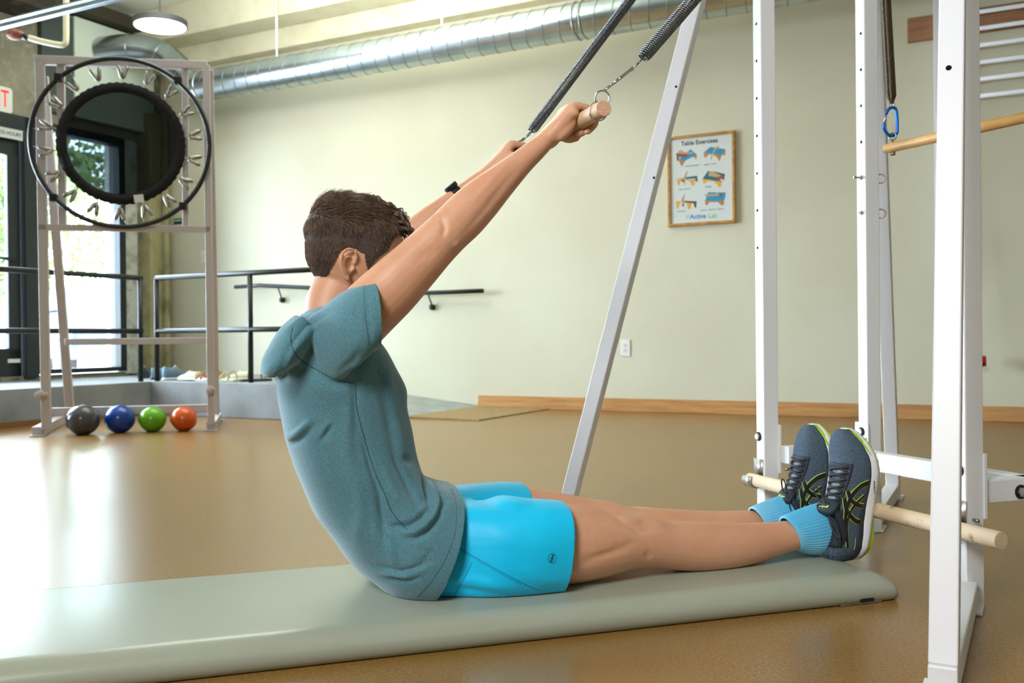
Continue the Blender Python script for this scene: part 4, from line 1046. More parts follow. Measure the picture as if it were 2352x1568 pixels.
for s in (-1, 1): ear(s)
# neck
def L_(px, py, rp, rl, n): p = P_n(px, py, n); return (p.x, p.y, p.z, rp, rl)
limb(body, [L_(812, 615, .055, .052, NS_), L_(785, 660, .060, .056, NS_), L_(764, 705, .060, .060, NS_), L_(762, 745, .062, .075, NS_), L_(765, 790, .065, .09, NS_)], 4, 28)
# trunk under the shirt
TS = [((968, 1374), (1046, 1124), .158), ((915, 1362), (1005, 1120), .172), ((868, 1334), (960, 1095), .168), ((806, 1278), (944, 1052), .158), ((752, 1205), (936, 1012), .15), ((708, 1125), (928, 972), .15),
      ((677, 1040), (918, 930), .155), ((658, 960), (914, 890), .162), ((650, 895), (890, 842), .166), ((655, 845), (866, 800), .165), ((676, 795), (836, 755), .145), ((708, 742), (806, 712), .09)]
def trunk(bm_, grow, stations, k=3, n=40, e=2.35):
    C = catmull([(a[0], a[1], b[0], b[1], w) for a, b, w in stations], k); out = []
    for c in C:
        A = P_n(c[0], c[1], NS_); Bp = P_n(c[2], c[3], NS_); d = (Bp-A); L = d.length; d.normalize()
        out.append(((A+Bp)/2, d, ND, L/2+grow, c[4]+grow, e))
    piece(bm_, out, n)
trunk(body, -.016, TS)
# arms (near right arm as seen; far left arm mirrored)
def LR(px, py, rp, rl, n, far): 
    p = P_n(px, py, n)
    if far: p = mirn(p, 2.117)
    return (p.x, p.y, p.z, rp, rl)
for far in (False, True):
    limb(body, [LR(770, 800, .048, .045, 1.995, far), LR(800, 765, .058, .050, 1.955, far), LR(845, 715, .060, .054, 1.920, far), LR(900, 662, .0575, .053, 1.895, far), LR(950, 612, .052, .048, 1.888, far),
                LR(995, 566, .0475, .044, 1.885, far), LR(1030, 532, .0455, .043, 1.886, far), LR(1065, 498, .0465, .044, 1.889, far), LR(1105, 458, .043, .041, 1.893, far), LR(1150, 416, .0345, .034, 1.896, far), LR(1195, 375, .0265, .0295, 1.900, far), LR(1230, 344, .0225, .0275, 1.904, far), LR(1247, 329, .0200, .026, 1.906, far), LR(1260, 318, .0150, .021, 1.906, far)], 4, 24)
    # elbow bones and forearm muscle
    p = P_n(1040, 562, 1.862); p = mirn(p, 2.117) if far else p
    ball(body, p, .016)
    p = P_n(1012, 512, 1.875); p = mirn(p, 2.117) if far else p
    ball(body, p, .022)
# hands on the bar
def hand(nc, sgn):
    """nc: n coordinate of the middle of the hand, sgn=+1: little finger towards the camera"""
    def Bp(th, r, n): a = math.radians(th); return MN(BM_+r*math.cos(a), n, BZ+r*math.sin(a))
    wr = P_n(1243, 334, 1.905); wr = wr+ND*(nc-1.905)
    mc = Bp(136, .034, nc)
    d = (mc-wr).normalized(); up_ = ND.cross(d).normalized()
    if up_.z < 0: up_ = -up_
    # palm
    piece(body, [(wr-d*.016, ND, up_, .022, .016, 2.1), (wr-d*.002, ND, up_, .028, .0195, 2.2), (wr+d*.018-up_*.002, ND, up_, .032, .0205, 2.3), (wr+d*.045-up_*.006, ND, up_, .039, .021, 2.5), (wr+d*.072-up_*.005, ND, up_, .042, .018, 2.7), (mc+up_*.001, ND, up_, .043, .0125, 2.7), (mc+d*.008-up_*.001, ND, up_, .040, .009, 2.7)], 26)
    for q_ in (-.034, -.02, 0, .02): ball(body, Bp(158, .0275, nc+sgn*q_), .0125)
    # heel of the hand resting behind the bar (little finger side) and thumb ball
    ball(body, wr+d*.058-up_*.015-ND*sgn*.026, .017, (2.1, .85, 1.0), (d, ND, up_))
    ball(body, wr+d*.045-up_*.014+ND*sgn*.026, .018, (1.8, .9, 1.0), (d, ND, up_))
    F = [(-.0325, .0072, 118, -78, .0), (-.0110, .0082, 126, -98, .002), (.0110, .0086, 128, -100, .003), (.0330, .0082, 124, -88, .001)]
    for off, r, a0, a1, kn in F:
        n = nc+sgn*off; pts = []; rad = []
        pts.append(mc-d*.03-up_*.004+ND*(sgn*off*.8)); rad.append(r*1.05)
        pts.append(Bp(a0+10, .0318+kn, n)); rad.append(r*1.18)
        bend = [(a0-14, .0266), (a0-42, .0254), (a0-70, .0262), (a0-95, .0255), (a0-118, .0252), (a0-140, .0256)]
        for a, rr in bend:
            if a > a1+10: pts.append(Bp(a, rr, n)); rad.append(r*(1.0 if a < a0-20 else 1.08))
        pts.append(Bp(a1+8, .0265, n)); rad.append(r*.94)
        pts.append(Bp(a1-6, .0275, n)); rad.append(r*.72)
        # knuckle at the middle joint
        b = bmesh.new(); C = catmull([(*p, q) for p, q in zip(pts, rad)], 3)
        tube(b, [Vector(c[:3]) for c in C], [float(c[3]) for c in C], 12, ref=ND); bmesh.ops.recalc_face_normals(b, faces=b.faces)
        me = bpy.data.meshes.new('t'); b.to_mesh(me); b.free(); body.from_mesh(me); bpy.data.meshes.remove(me)
        ball(body, Bp(a0+8, .0350+kn, n), r*1.08)
        ball(body, pts[-1], r*.78)
    # thumb: leaves the side of the palm, passes under the bar
    n = nc+sgn*.050
    pts = [wr+d*.020+ND*sgn*.024-up_*.008, wr+d*.045+ND*sgn*.038-up_*.016, Bp(190, .029, n), Bp(225, .0275, n+sgn*.001), Bp(262, .0270, n-sgn*.006), Bp(290, .0275, n-sgn*.014)]
    rad = [.013, .0125, .011, .0100, .0098, .007]
    b = bmesh.new(); C = catmull([(*p, q) for p, q in zip(pts, rad)], 4)
    tube(b, [Vector(c[:3]) for c in C], [float(c[3]) for c in C], 12, ref=ND); bmesh.ops.recalc_face_normals(b, faces=b.faces)
    me = bpy.data.meshes.new('t'); b.to_mesh(me); b.free(); body.from_mesh(me); bpy.data.meshes.remove(me)
    ball(body, pts[-1], .0078)
hand(1.915, 1)
hand(2.326, -1)
# legs
def lst(far):
    N_ = (lambda n: n) if not far else (lambda n: n)
    st = [(985, 1262, .090, .068, 2.03), (1100, 1255, .092, .078, 2.005), (1220, 1249, .090, .083, 1.99), (1310, 1248, .0865, .083, 1.985), (1385, 1246, .0750, .073, 1.987), (1440, 1243, .0635, .063, 1.99), (1485, 1243, .0580, .059, 1.993),
          (1530, 1250, .0545, .056, 1.996), (1590, 1254, .0570, .056, 2.0), (1650, 1254, .0560, .054, 2.002), (1710, 1249, .0500, .049, 2.004), (1770, 1239, .0420, .041, 2.006), (1822, 1229, .0360, .035, 2.008), (1862, 1226, .036, .034, 2.01), (1890, 1232, .034, .032, 2.01)]
    out = []
    for px, py, rp, rl, n in st:
        p = P_n(px, py, n)
        if far:
            m_ = p.dot(MD); f = min(1, max(0, (m_-.45)/1.05)); cpl = 2.11-.028*f
            p = mirn(p, cpl)
        out.append((p.x, p.y, p.z, rp, rl))
    return out
for far in (False, True):
    S_ = lst(far); limb(body, S_, 4, 28)
    off = (lambda p: p) if not far else (lambda p: mirn(p, 2.098))
    ball(body, off(P_n(1478, 1219, 1.985)), .034, (1.3, .95, .75), (MD, ND, UP))          # kneecap
    ball(body, off(P_n(1405, 1208, 1.968)), .036, (2.2, .9, .7), (MD, ND, UP))            # inner/outer thigh muscle above the knee
    ball(body, off(P_n(1440, 1262, 1.958)), .024, (2.6, .8, .8), (MD, ND, UP))            # tendon band
    ball(body, off(P_n(1620, 1268, 1.975)), .036, (2.0, .8, .9), (MD, ND, UP))            # calf
    ball(body, off(P_n(1516, 1256, 1.962)), .016, (1.4, .8, 1.0), (MD, ND, UP))           # fibula head
# feet inside the shoes
SHM = 1.571
for n_ in (2.012, 2.150):
    limb(body, [(*MN(SHM-.075, n_, .112), .034, .032), (*MN(SHM-.058, n_, .160), .032, .034), (*MN(SHM-.05, n_, .215), .027, .038), (*MN(SHM-.04, n_, .28), .020, .040), (*MN(SHM-.034, n_, .325), .012, .030)], 3, 18)
bme = remesh(body, 'person', .0028, 6, .5)
man = add_mesh('person', bme, M['skin'], None)
# shape the face a little: eye sockets
co = get_co(bme); no = get_no(bme)
rel = co-np.array(HO); f_ = rel@np.array(HF); r_ = rel@np.array(HR); u_ = rel@np.array(HU)
for s in (-1, 1):
    d2 = ((r_-s*.032)/.017)**2+((u_+.004)/.010)**2
    co -= np.array(HF)[None, :]*(np.where(f_ > .05, .007*np.exp(-d2), 0))[:, None]
# ear canal hollow
for s in (-1, 1):
    d2 = ((f_+.018)/.0085)**2+((u_+.030)/.012)**2
    co -= np.array(HR)[None, :]*s*(np.where(r_*s > .070, .0055*np.exp(-d2), 0))[:, None]
# cheek hollow of the elbow and leg grooves
set_co(bme, co)
crease(bme, [([(1330, 1290), (1400, 1270), (1470, 1248)], -.004, .010, 1.91), ([(1395, 1165), (1430, 1195), (1470, 1222), (1510, 1216)], -.0035, .007, 1.93), ([(1480, 1268), (1500, 1285)], -.003, .010, 1.93),
             ([(1015, 500), (1020, 525), (1012, 548)], -.0035, .006, 1.85), ([(1040, 575), (1060, 566)], -.003, .005, 1.85), ([(1060, 540), (1120, 470), (1190, 385)], -.0022, .008, 1.86), ([(950, 600), (1000, 570)], -.002, .012, 1.85),
             ([(1075, 470), (1140, 400), (1200, 345)], .0016, .006, 1.87), ([(1262, 290), (1300, 262)], .0016, .004, 1.88), ([(1275, 318), (1310, 285), (1340, 262)], -.0012, .006, 1.88)])
# origin at the base of the figure
base_pt = MN(.30, NS_, .062)
co = get_co(bme); set_co(bme, co-np.array(base_pt)); man.location = base_pt
tag(man, 'man in teal t-shirt and bright blue shorts leaning back on the mat, gripping a bar', 'person')
# eyes
for s in (-1, 1):
    bm = B(); sphere(bm, HP(.0755, s*.032, -.004), .0115, 16, 12)
    ey_ = new_obj('eye', bm, mat('eye_white', srgb(232, 228, 222), .2), man, True)
    bm = B(); c = HP(.0868, s*.032, -.0055); sphere(bm, c-HF*.0035, .0052, 12, 8); new_obj('iris', bm, mat('brown_iris', srgb(70, 48, 30), .15), ey_, True)
    bm = B(); res = bmesh.ops.create_uvsphere(bm, u_segments=24, v_segments=16, radius=.0125)
    bmesh.ops.delete(bm, geom=[v for v in bm.verts if v.co.z < .0012 and v.co.z > -.0062], context='VERTS')
    for v in bm.verts: v.co = HP(.0755, s*.032, -.004)+v.co
    new_obj('eyelids', bm, M['skin'], man, True)
    bm = B(); tube(bm, [HP(.0915, s*.014, .012), HP(.094, s*.028, .017), HP(.086, s*.046, .014), HP(.080, s*.050, .011)], [.002, .0032, .0028, .0015], 8); new_obj('eyebrow', bm, M['hairbase'], man, True)
# ------------------------------------------------------------------ hair
# scalp region as a function of head coordinates
def in_hair(f, u, r):
    au = abs(r)
    # lower hairline height for each position front to back
    line = np.interp(f, [-.115, -.0976, -.0644, -.053, -.0417, -.0165, .0072, .0205, .034, .0596, .068, .0766, .11], [-.066, -.068, -.068, -.027, .003, .010, -.001, -.036, -.007, .0153, .0446, .072, .085])
    side = u > line
    if au < .045 and f > .055: return u > .074
    return side
hb = bmesh.new(); 
rr_ = [ring(hb, d[0], d[1], d[2], d[3], d[4], 96, 2.25) for d in [tuple(x) for x in [(Vector(c), HF, HR, a, b, 2.25) for c, _, _, a, b, _ in [tuple(z) for z in head_rings(.0)]]]]
C_ = catmull([(*d[0], d[3], d[4]) for d in head_rings(.0)], 11)
hb.free(); hb = bmesh.new()
rr_ = [ring(hb, c[:3], HF, HR, c[3], c[4], 200, 2.25) for c in C_]
loft(hb, rr_); bmesh.ops.recalc_face_normals(hb, faces=hb.faces); hb.normal_update()
def hcoord(p): q = Vector(p)-HO; return q.dot(HF), q.dot(HR), q.dot(HU)
dele = []
for f in hb.faces:
    a, b_, c = hcoord(f.calc_center_median())
    if not in_hair(a, c, b_): dele.append(f)
samples = []
for f in hb.faces:
    p = f.calc_center_median(); a, b_, c = hcoord(p)
    if in_hair(a, c, b_): samples.append((p.copy(), f.normal.copy(), f.calc_area(), a, b_, c))
bmesh.ops.delete(hb, geom=dele, context='FACES')
for v in hb.verts:
    a, b_, c = hcoord(v.co)
    top = min(1, max(0, (c-.01)/.08)); edge = min(1, max(0, (c-np.interp(a, [-.115, -.07, -.03, .0, .03, .06, .1], [-.08, -.08, -.03, .022, -.03, .03, .055]))/.03))
    v.co += v.normal*(.0008+(.0020+.009*top)*edge)
hair = new_obj('hair', hb, M['hairbase'], man, True)
rg = random.Random(5)
ws_ = [s[2] for s in samples]
# strands as thin three-sided tapering blades gathered in one mesh
V, Fc = [], []
NST = 17000
pick = rg.choices(samples, weights=ws_, k=NST)
for (p, nrm, ar, a, b_, c) in pick:
    top = min(1, max(0, (c-.030)/.055)); front = min(1, max(0, (a+.01)/.09))
    p = p+Vector((rg.uniform(-1, 1), rg.uniform(-1, 1), rg.uniform(-1, 1)))*.0025
    back = max(0.0, -a/.1)
    edge = (c-np.interp(a, [-.115, -.07, -.03, .0, .03, .06, .1], [-.08, -.08, -.03, .022, -.03, .03, .055]))/.045
    edge = min(1, max(.25, edge))
    Ln = (.010+.026*top+.010*top*front)*rg.uniform(.75, 1.25)*edge
    flow_side = (-HU*1.0-HF*.35*(1 if a < .02 else -.2))
    sw = 1 if b_ < 0 else -1
    flow_top = (HF*(.85+.3*front)+HU*.25*(1-front)-HU*.25*front+HR*.15*math.sin(a*60+b_*35))
    fl = flow_side*(1-top)+flow_top*top
    fl = fl-nrm*fl.dot(nrm)
    if fl.length < 1e-4: continue
    fl.normalize()
    cl = math.sin(a*140+b_*55)*.5+math.sin(c*160-b_*70+a*40)*.5           # locks
    sid = nrm.cross(fl).normalized()
    fl = (fl+sid*(cl*.35*(.3+top)+rg.uniform(-.18, .18))).normalized()
    lift = (.26+.40*top*(.6+.4*abs(cl)))*rg.uniform(.7, 1.3)
    base = p+nrm*(.0004+(.0012+.0085*top)*edge)
    segs = 4; w0 = (.00055+.00035*top)*rg.uniform(.8, 1.3)
    curl = top*front*1.6+top*.35
    idx0 = len(V); cur = base; dirv = (fl+nrm*lift).normalized()
    rows = []
    for k in range(segs+1):
        t = k/segs; w = w0*(1-.85*t)
        rows.append((cur.copy(), w))
        dirv = (dirv-nrm*(curl*.22+.10)+sid*cl*.12*top).normalized()
        cur = cur+dirv*(Ln/segs)
    for (q, w) in rows:
        V += [tuple(q+sid*w), tuple(q-sid*w), tuple(q+nrm*w*1.2)]
    for k in range(segs):
        i = idx0+3*k
        for x, y in ((0, 1), (1, 2), (2, 0)): Fc.append((i+x, i+y, i+3+y, i+3+x))
# curly locks over the forehead and crown
for q in range(150):
    fr_ = rg.random()
    a = rg.uniform(.0, .088) if q > 70 else rg.uniform(.055, .092); b_ = rg.uniform(-.052, .052)
    best = min(samples, key=lambda s_: abs(s_[3]-a)+abs(s_[4]-b_)+(10 if s_[5] < .06 else 0))
    p, nrm = best[0], best[1]
    fwd = (HF*1.0-nrm*HF.dot(nrm)+HR*rg.uniform(-.5, .5)).normalized(); sd = nrm.cross(fwd).normalized()
    Lk = rg.uniform(.026, .042); phs = rg.uniform(0, 6.28); R_ = rg.uniform(.002, .0042); tw = rg.uniform(1.0, 2.0)
    for k in range(16):
        o_ = Vector((rg.uniform(-1, 1), rg.uniform(-1, 1), rg.uniform(-1, 1)))*.0021; jit = rg.uniform(-.35, .35)
        i0 = len(V); NSG = 9
        for j in range(NSG+1):
            t = j/NSG; an = phs+jit+tw*2*PI*t
            cpos = p+nrm*(.007+.014*math.sin(min(1, t*1.25)*PI*.62))+fwd*Lk*t*.85-HU*(.010*t*t)+o_*(1-.3*t)
            cpos = cpos+(sd*math.cos(an)+nrm*math.sin(an))*R_*min(1, t*2)*(1+.3*t)
            w = .00062*(1-.75*t)
            V += [tuple(cpos+sd*w), tuple(cpos-sd*w), tuple(cpos+nrm*w*1.3)]
        for j in range(NSG):
            i = i0+3*j
            for x, y in ((0, 1), (1, 2), (2, 0)): Fc.append((i+x, i+y, i+3+y, i+3+x))
hm = bpy.data.meshes.new('hair_strands'); hm.from_pydata(V, [], Fc); hm.materials.append(M['hair'])
hs = bpy.data.objects.new('hair_strands', hm); COL.objects.link(hs); hs.parent = hair; hs.matrix_parent_inverse = Matrix()
hs['kind'] = 'stuff'
hs.parent = hair; hs.matrix_parent_inverse = Matrix()
# ------------------------------------------------------------------ t-shirt
sh = bmesh.new()
SS = [((1012, 1380), (1112, 1118), .214), ((964, 1381), (1058, 1110), .212), ((910, 1371), (1012, 1106), .208), ((862, 1341), (965, 1086), .197), ((798, 1284), (950, 1048), .174), ((743, 1210), (942, 1008), .166), ((699, 1130), (936, 970), .166),
      ((667, 1042), (927, 928), .170), ((646, 960), (925, 888), .176), ((637, 900), (905, 845), .180), ((638, 845), (880, 800), .180), ((655, 790), (850, 765), .165), ((684, 738), (820, 722), .120), ((700, 712), (800, 690), .080)]
trunk(sh, .0, SS, 3, 44, 2.3)
def sleeve(bm_, far, grow=0.0, hem_cap=True):
    ST = [((700, 740), (735, 880), .055, 1.990), ((735, 708), (765, 878), .072, 1.960), ((775, 679), (800, 862), .078, 1.932), ((815, 657), (832, 835), .077, 1.912), ((851, 641), (866, 803), .074, 1.900), ((885, 618), (905, 775), .074, 1.895)]
    C = catmull([(a[0], a[1], b[0], b[1], w, n) for a, b, w, n in ST], 4); out = []
    for c in C:
        A = P_n(c[0], c[1], c[5]); Bq = P_n(c[2], c[3], c[5])
        if far: A = mirn(A, 2.117); Bq = mirn(Bq, 2.117)
        d = Bq-A; L = d.length; d.normalize(); out.append(((A+Bq)/2, d, ND, L/2+grow, c[4]+grow, 2.2))
    piece(bm_, out, 32)
sleeve(sh, False); sleeve(sh, True)
# cloth bunched over the upper back between the shoulder blades
for n_ in (1.985, 2.11, 2.235):
    limb(sh, [(*P_n(705, 745, n_), .030, .06), (*P_n(668, 790, n_), .036, .07), (*P_n(638, 838, n_), .034, .065), (*P_n(624, 866, n_), .020, .05)], 3, 20)
sme = remesh(sh, 'tshirt', .0038, 6, .55)
GAIN = 1.25
crease(sme, [([(612, 895), (650, 868), (690, 850), (712, 846)], -.008, .010, 1.93), ([(600, 870), (640, 830), (690, 770)], .005, .012, 1.97), ([(640, 850), (660, 800), (700, 740)], -.005, .006, 1.95), ([(655, 760), (690, 735), (735, 715)], .004, .006, 1.97), ([(668, 790), (700, 750), (745, 722)], -.004, .005, 1.96),
             ([(666, 1036), (698, 998), (718, 968)], .006, .006, 1.93), ([(674, 1046), (708, 1006), (730, 975)], -.005, .006, 1.93), ([(735, 1015), (762, 968)], .0035, .005, 1.92), ([(745, 1016), (768, 978)], -.004, .005, 1.92),
             ([(835, 830), (815, 880), (818, 960), (830, 1000)], -.004, .008, 1.92), ([(837, 1010), (860, 1094), (878, 1135), (883, 1181), (892, 1209), (929, 1237)], -.007, .0055, 1.92), ([(818, 1080), (837, 1181), (832, 1255)], .005, .012, 1.92), ([(862, 1108), (880, 1181), (888, 1262)], -.007, .008, 1.92),
             ([(812, 900), (800, 1000), (812, 1120)], .004, .012, 1.92), ([(911, 1045), (943, 1112), (966, 1163), (984, 1150)], -.007, .006, 1.92), ([(883, 1070), (920, 1144), (957, 1180), (980, 1172)], .006, .008, 1.92),
             ([(905, 1214), (943, 1211), (971, 1193), (992, 1175)], -.009, .0055, 1.91), ([(924, 1228), (952, 1225), (975, 1211), (1003, 1188), (1028, 1155)], .007, .007, 1.91), ([(930, 1240), (957, 1238), (984, 1220), (1017, 1188), (1036, 1150)], -.009, .0055, 1.91),
             ([(897, 1250), (915, 1305)], .004, .009, 1.91), ([(906, 1235), (930, 1300)], -.004, .007, 1.91), ([(965, 1263), (990, 1268), (964, 1290)], -.003, .005, 1.91), ([(870, 1312), (920, 1318), (957, 1302), (992, 1276)], -.006, .007, 1.92), ([(880, 1330), (930, 1326), (975, 1300)], .004, .007, 1.92), ([(888, 1345), (938, 1337), (970, 1322)], -.004, .006, 1.92),
             ([(989, 1108), (994, 1144), (988, 1166)], -.006, .0055, 1.93), ([(1024, 1124), (1034, 1154), (1028, 1170)], -.005, .005, 1.93), ([(1008, 1118), (1014, 1150), (1008, 1172)], .004, .006, 1.93), ([(925, 1045), (950, 1068)], -.005, .008, 1.97), ([(880, 840), (900, 900), (925, 1000), (938, 1060)], .005, .012, 1.95), ([(868, 830), (885, 910), (905, 1000), (920, 1080)], -.004, .010, 1.93),
             ([(845, 668), (842, 730), (850, 790)], -.003, .006, 1.85), ([(800, 868), (830, 845), (866, 800)], -.006, .007, 1.88), ([(812, 850), (845, 825), (862, 800)], .004, .006, 1.86), ([(700, 880), (780, 900), (830, 890)], .003, .02, 1.92), ([(775, 700), (790, 760), (820, 820)], .002, .014, 1.87), ([(780, 860), (810, 830), (825, 800)], -.003, .008, 1.87)])
GAIN = 1.0
# fine soft ripples so the jersey never looks inflated
co = get_co(sme); no = get_no(sme)
mm, nn, zz = co@MDn, co@NDn, co[:, 2]
rip = .0016*np.sin(38*mm+22*zz+3*np.sin(9*zz+4*nn))*np.sin(14*zz-9*mm+2*nn)+.0012*np.sin(60*zz+30*mm+2*np.sin(14*mm))*np.clip((.45-zz)*4, 0, 1)
set_co(sme, co+no*rip[:, None])
def bis(me, co_, no_):
    b = bmesh.new(); b.from_mesh(me); bmesh.ops.bisect_plane(b, geom=b.verts[:]+b.edges[:]+b.faces[:], plane_co=co_, plane_no=no_, clear_outer=True); b.to_mesh(me); b.free()
def bis_local(me, co_, no_, center, rad, seed=None):
    """cut away the part of the mesh near center that lies beyond the plane and hangs together with the seed point"""
    b = bmesh.new(); b.from_mesh(me); c = Vector(center); P0 = Vector(co_); nd = Vector(no_).normalized(); sd_ = Vector(seed) if seed is not None else c+nd*.05
    vs = set(v for v in b.verts if (v.co-c).length < rad)
    es = [e for e in b.edges if all(v in vs for v in e.verts)]; fs = [f for f in b.faces if all(v in vs for v in f.verts)]
    bmesh.ops.bisect_plane(b, geom=list(vs)+es+fs, plane_co=co_, plane_no=no_)
    ok = lambda f: (f.calc_center_median()-P0).dot(nd) > 1e-7 and (f.calc_center_median()-c).length < rad
    cand = [f for f in b.faces if ok(f)]
    if not cand: b.free(); return
    st = min(cand, key=lambda f: (f.calc_center_median()-sd_).length)
    seen = {st}; q = [st]
    while q:
        f = q.pop()
        for e in f.edges:
            for g in e.link_faces:
                if g not in seen and ok(g): seen.add(g); q.append(g)
    bmesh.ops.delete(b, geom=list(seen), context='FACES'); b.to_mesh(me); b.free()
# hem plane of the trunk
hA, hB = P_n(946, 1378, NS_), P_n(1030, 1126, NS_)
hd = (hB-hA).normalized(); hn = hd.cross(ND).normalized()
if hn.dot(MD) < 0: hn = -hn
bis(sme, tuple(hA-hn*.004), tuple(hn)) if False else None
bis_local(sme, tuple(hA+hn*.000), tuple(hn), (hA+hB)/2, .34)
for far in (False, True):
    A, Bq = P_n(852, 641, 1.90), P_n(867, 803, 1.90)
    if far: A = mirn(A, 2.117); Bq = mirn(Bq, 2.117)
    d = (Bq-A).normalized(); nr = d.cross(ND).normalized()
    if nr.dot(MD) < 0: nr = -nr
    ax0, ax1 = P_n(845, 722, 1.912), P_n(900, 666, 1.895)
    if far: ax0, ax1 = mirn(ax0, 2.117), mirn(ax1, 2.117)
    bis_local(sme, tuple(A), tuple(nr), (A+Bq)/2+nr*.03, .165, ax1+(ax1-ax0)*.1)
# neck opening
nA, nB = P_n(690, 722, NS_), P_n(800, 672, NS_)
d = (nB-nA).normalized(); nr = d.cross(ND).normalized()
if nr.z < 0: nr = -nr
bis_local(sme, tuple(nA+nr*.004), tuple(nr), (nA+nB)/2, .105)
tee = add_mesh('tshirt', sme, M['shirt'], man)
md = tee.modifiers.new('s', 'SOLIDIFY'); md.thickness = .0028; md.offset = -1
# ------------------------------------------------------------------ shorts
so = bmesh.new()
def short_leg(bm_, far):
    ST = [((985, 1152), (950, 1370), .088, 2.04), ((1060, 1150), (1030, 1372), .100, 2.02), ((1130, 1146), (1110, 1373), .110, 1.995), ((1210, 1147), (1190, 1367), .110, 1.982), ((1275, 1149), (1260, 1360), .106, 1.98), ((1330, 1152), (1315, 1352), .104, 1.98)]
    C = catmull([(a[0], a[1], b[0], b[1], w, n) for a, b, w, n in ST], 4); out = []
    for c in C:
        A = P_n(c[0], c[1], c[5]); Bq = P_n(c[2], c[3], c[5])
        if far: A = mirn(A, 2.11); Bq = mirn(Bq, 2.11)
        d = Bq-A; L = d.length; d.normalize(); out.append(((A+Bq)/2, d, ND, L/2, c[4]*.93, 2.5))
    piece(bm_, out, 36)
short_leg(so, False); short_leg(so, True)
A, Bq = P_n(960, 1368, NS_), P_n(1030, 1140, NS_)
piece(so, [((P_n(930, 1362, NS_)+P_n(985, 1150, NS_))/2, (Bq-A).normalized(), ND, .097, .148, 2.3), ((A+Bq)/2, (Bq-A).normalized(), ND, .103, .158, 2.3), ((P_n(1040, 1372, NS_)+P_n(1090, 1130, NS_))/2, (Bq-A).normalized(), ND, .106, .165, 2.3)], 36)
ball(so, MN(.42, 2.11, .185), .085, (1.3, .9, .75), (MD, ND, UP))
ome = remesh(so, 'shorts', .0042, 5, .55)
crease(ome, [([(1095, 1105), (1120, 1135), (1170, 1150), (1230, 1142)], .006, .010, 1.97), ([(1120, 1160), (1180, 1168), (1240, 1158)], -.0035, .010, 1.95), ([(1060, 1130), (1100, 1145), (1140, 1148)], -.005, .007, 1.98),
             ([(1080, 1180), (1150, 1230), (1200, 1240)], .002, .02, 1.9), ([(1020, 1350), (1090, 1340), (1180, 1352)], .004, .012, 1.9), ([(1000, 1365), (1080, 1362), (1150, 1366)], -.003, .008, 1.9), ([(1190, 1300), (1240, 1330), (1285, 1335)], .003, .012, 1.9), ([(1100, 1300), (1120, 1340)], -.002, .012, 1.9)])
co = get_co(ome); no = get_no(ome); mm, nn, zz = co@MDn, co@NDn, co[:, 2]
rip = .0022*np.sin(26*mm+30*zz+2*np.sin(7*nn))*np.clip((zz-.17)*12, 0, 1)+.001*np.sin(18*mm-25*zz)
co = co+no*rip[:, None]; co[:, 2] = np.maximum(co[:, 2], T+.0015); set_co(ome, co)
for far in (False, True):
    A, Bq = P_n(1309, 1150, 1.93), P_n(1291, 1357, 1.93)
    if far: A = mirn(A, 2.11); Bq = mirn(Bq, 2.11)
    d = (Bq-A).normalized(); nr = d.cross(ND).normalized()
    if nr.dot(MD) < 0: nr = -nr
    bis_local(ome, tuple(A), tuple(nr), (A+Bq)/2+nr*.03, .165)
wA, wB = P_n(925, 1370, NS_), P_n(985, 1130, NS_)
d = (wB-wA).normalized(); nr = d.cross(ND).normalized()
if nr.dot(MD) > 0: nr = -nr
bis(ome, tuple(wA), tuple(nr))
shorts = add_mesh('shorts', ome, M['shorts'], man)
md = shorts.modifiers.new('s', 'SOLIDIFY'); md.thickness = .0016; md.offset = -1
# keep cloth and body above the mat
for o in (tee, man):
    me = o.data; co = get_co(me); off = o.location.z
    co[:, 2] = np.maximum(co[:, 2]+off, T+.0008)-off; set_co(me, co)
bpy.context.view_layer.update()
T_body = [bvh(man)]; T_shorts = [bvh(shorts)]; T_tee = [bvh(tee)]
def seam(parent, trees, pxs, m_, r=.0009, lift=.0004, name='seam', k=6):
    P = []
    for c in catmull(pxs, k):
        h = surf(trees, c[0], c[1])
        if h: P.append(h[0]+(h[1] if h[1].dot(ray(c[0], c[1])) < 0 else -h[1])*lift)
    P = [p for i, p in enumerate(P) if i == 0 or (p-P[i-1]).length < .05]
    if len(P) < 2: return
    bm = B(); tube(bm, P, r, 5, flat=1.0); return new_obj(name, bm, m_, parent, True)
# ribbed collar band round the neck opening
cA, cB = P_n(706, 715, NS_), P_n(806, 692, NS_); cc_ = (cA+cB)/2; cdn = (cB-cA).normalized()
bm = B(); cpts = [cc_+cdn*(cB-cA).length*.5*math.cos(2*PI*i/48)+ND*.074*math.sin(2*PI*i/48)-UP*.004*(1-math.cos(4*PI*i/48)) for i in range(48)]
tube(bm, cpts, .0085, 10, closed=True, flat=.35, ref=cdn.cross(ND)); new_obj('collar_band', bm, M['shirt'], tee, True)
seam_t = mat('teal_seam_thread', srgb(44, 84, 92), .8); seam_c = mat('cyan_seam_thread', srgb(0, 140, 184), .6); seam_d = mat('grey_hem_thread', srgb(84, 116, 122), .8)
seam(tee, T_tee, [(672, 752), (668, 775), (672, 800), (690, 826), (730, 850), (775, 872), (812, 880)], seam_t)
seam(tee, T_tee, [(816, 884), (820, 940), (838, 1010), (860, 1080), (884, 1135), (900, 1175), (935, 1215)], seam_t, .0008)
seam(tee, T_tee, [(836, 655), (838, 720), (848, 792)], seam_d, .0006)
seam(tee, T_tee, [(1036, 1122), (1047, 1160), (1044, 1225), (1022, 1285), (990, 1335), (958, 1370)], seam_d, .0006)
seam(shorts, T_shorts, [(1052, 1256), (1100, 1284), (1150, 1312), (1200, 1338), (1240, 1356)], seam_c, .0009)
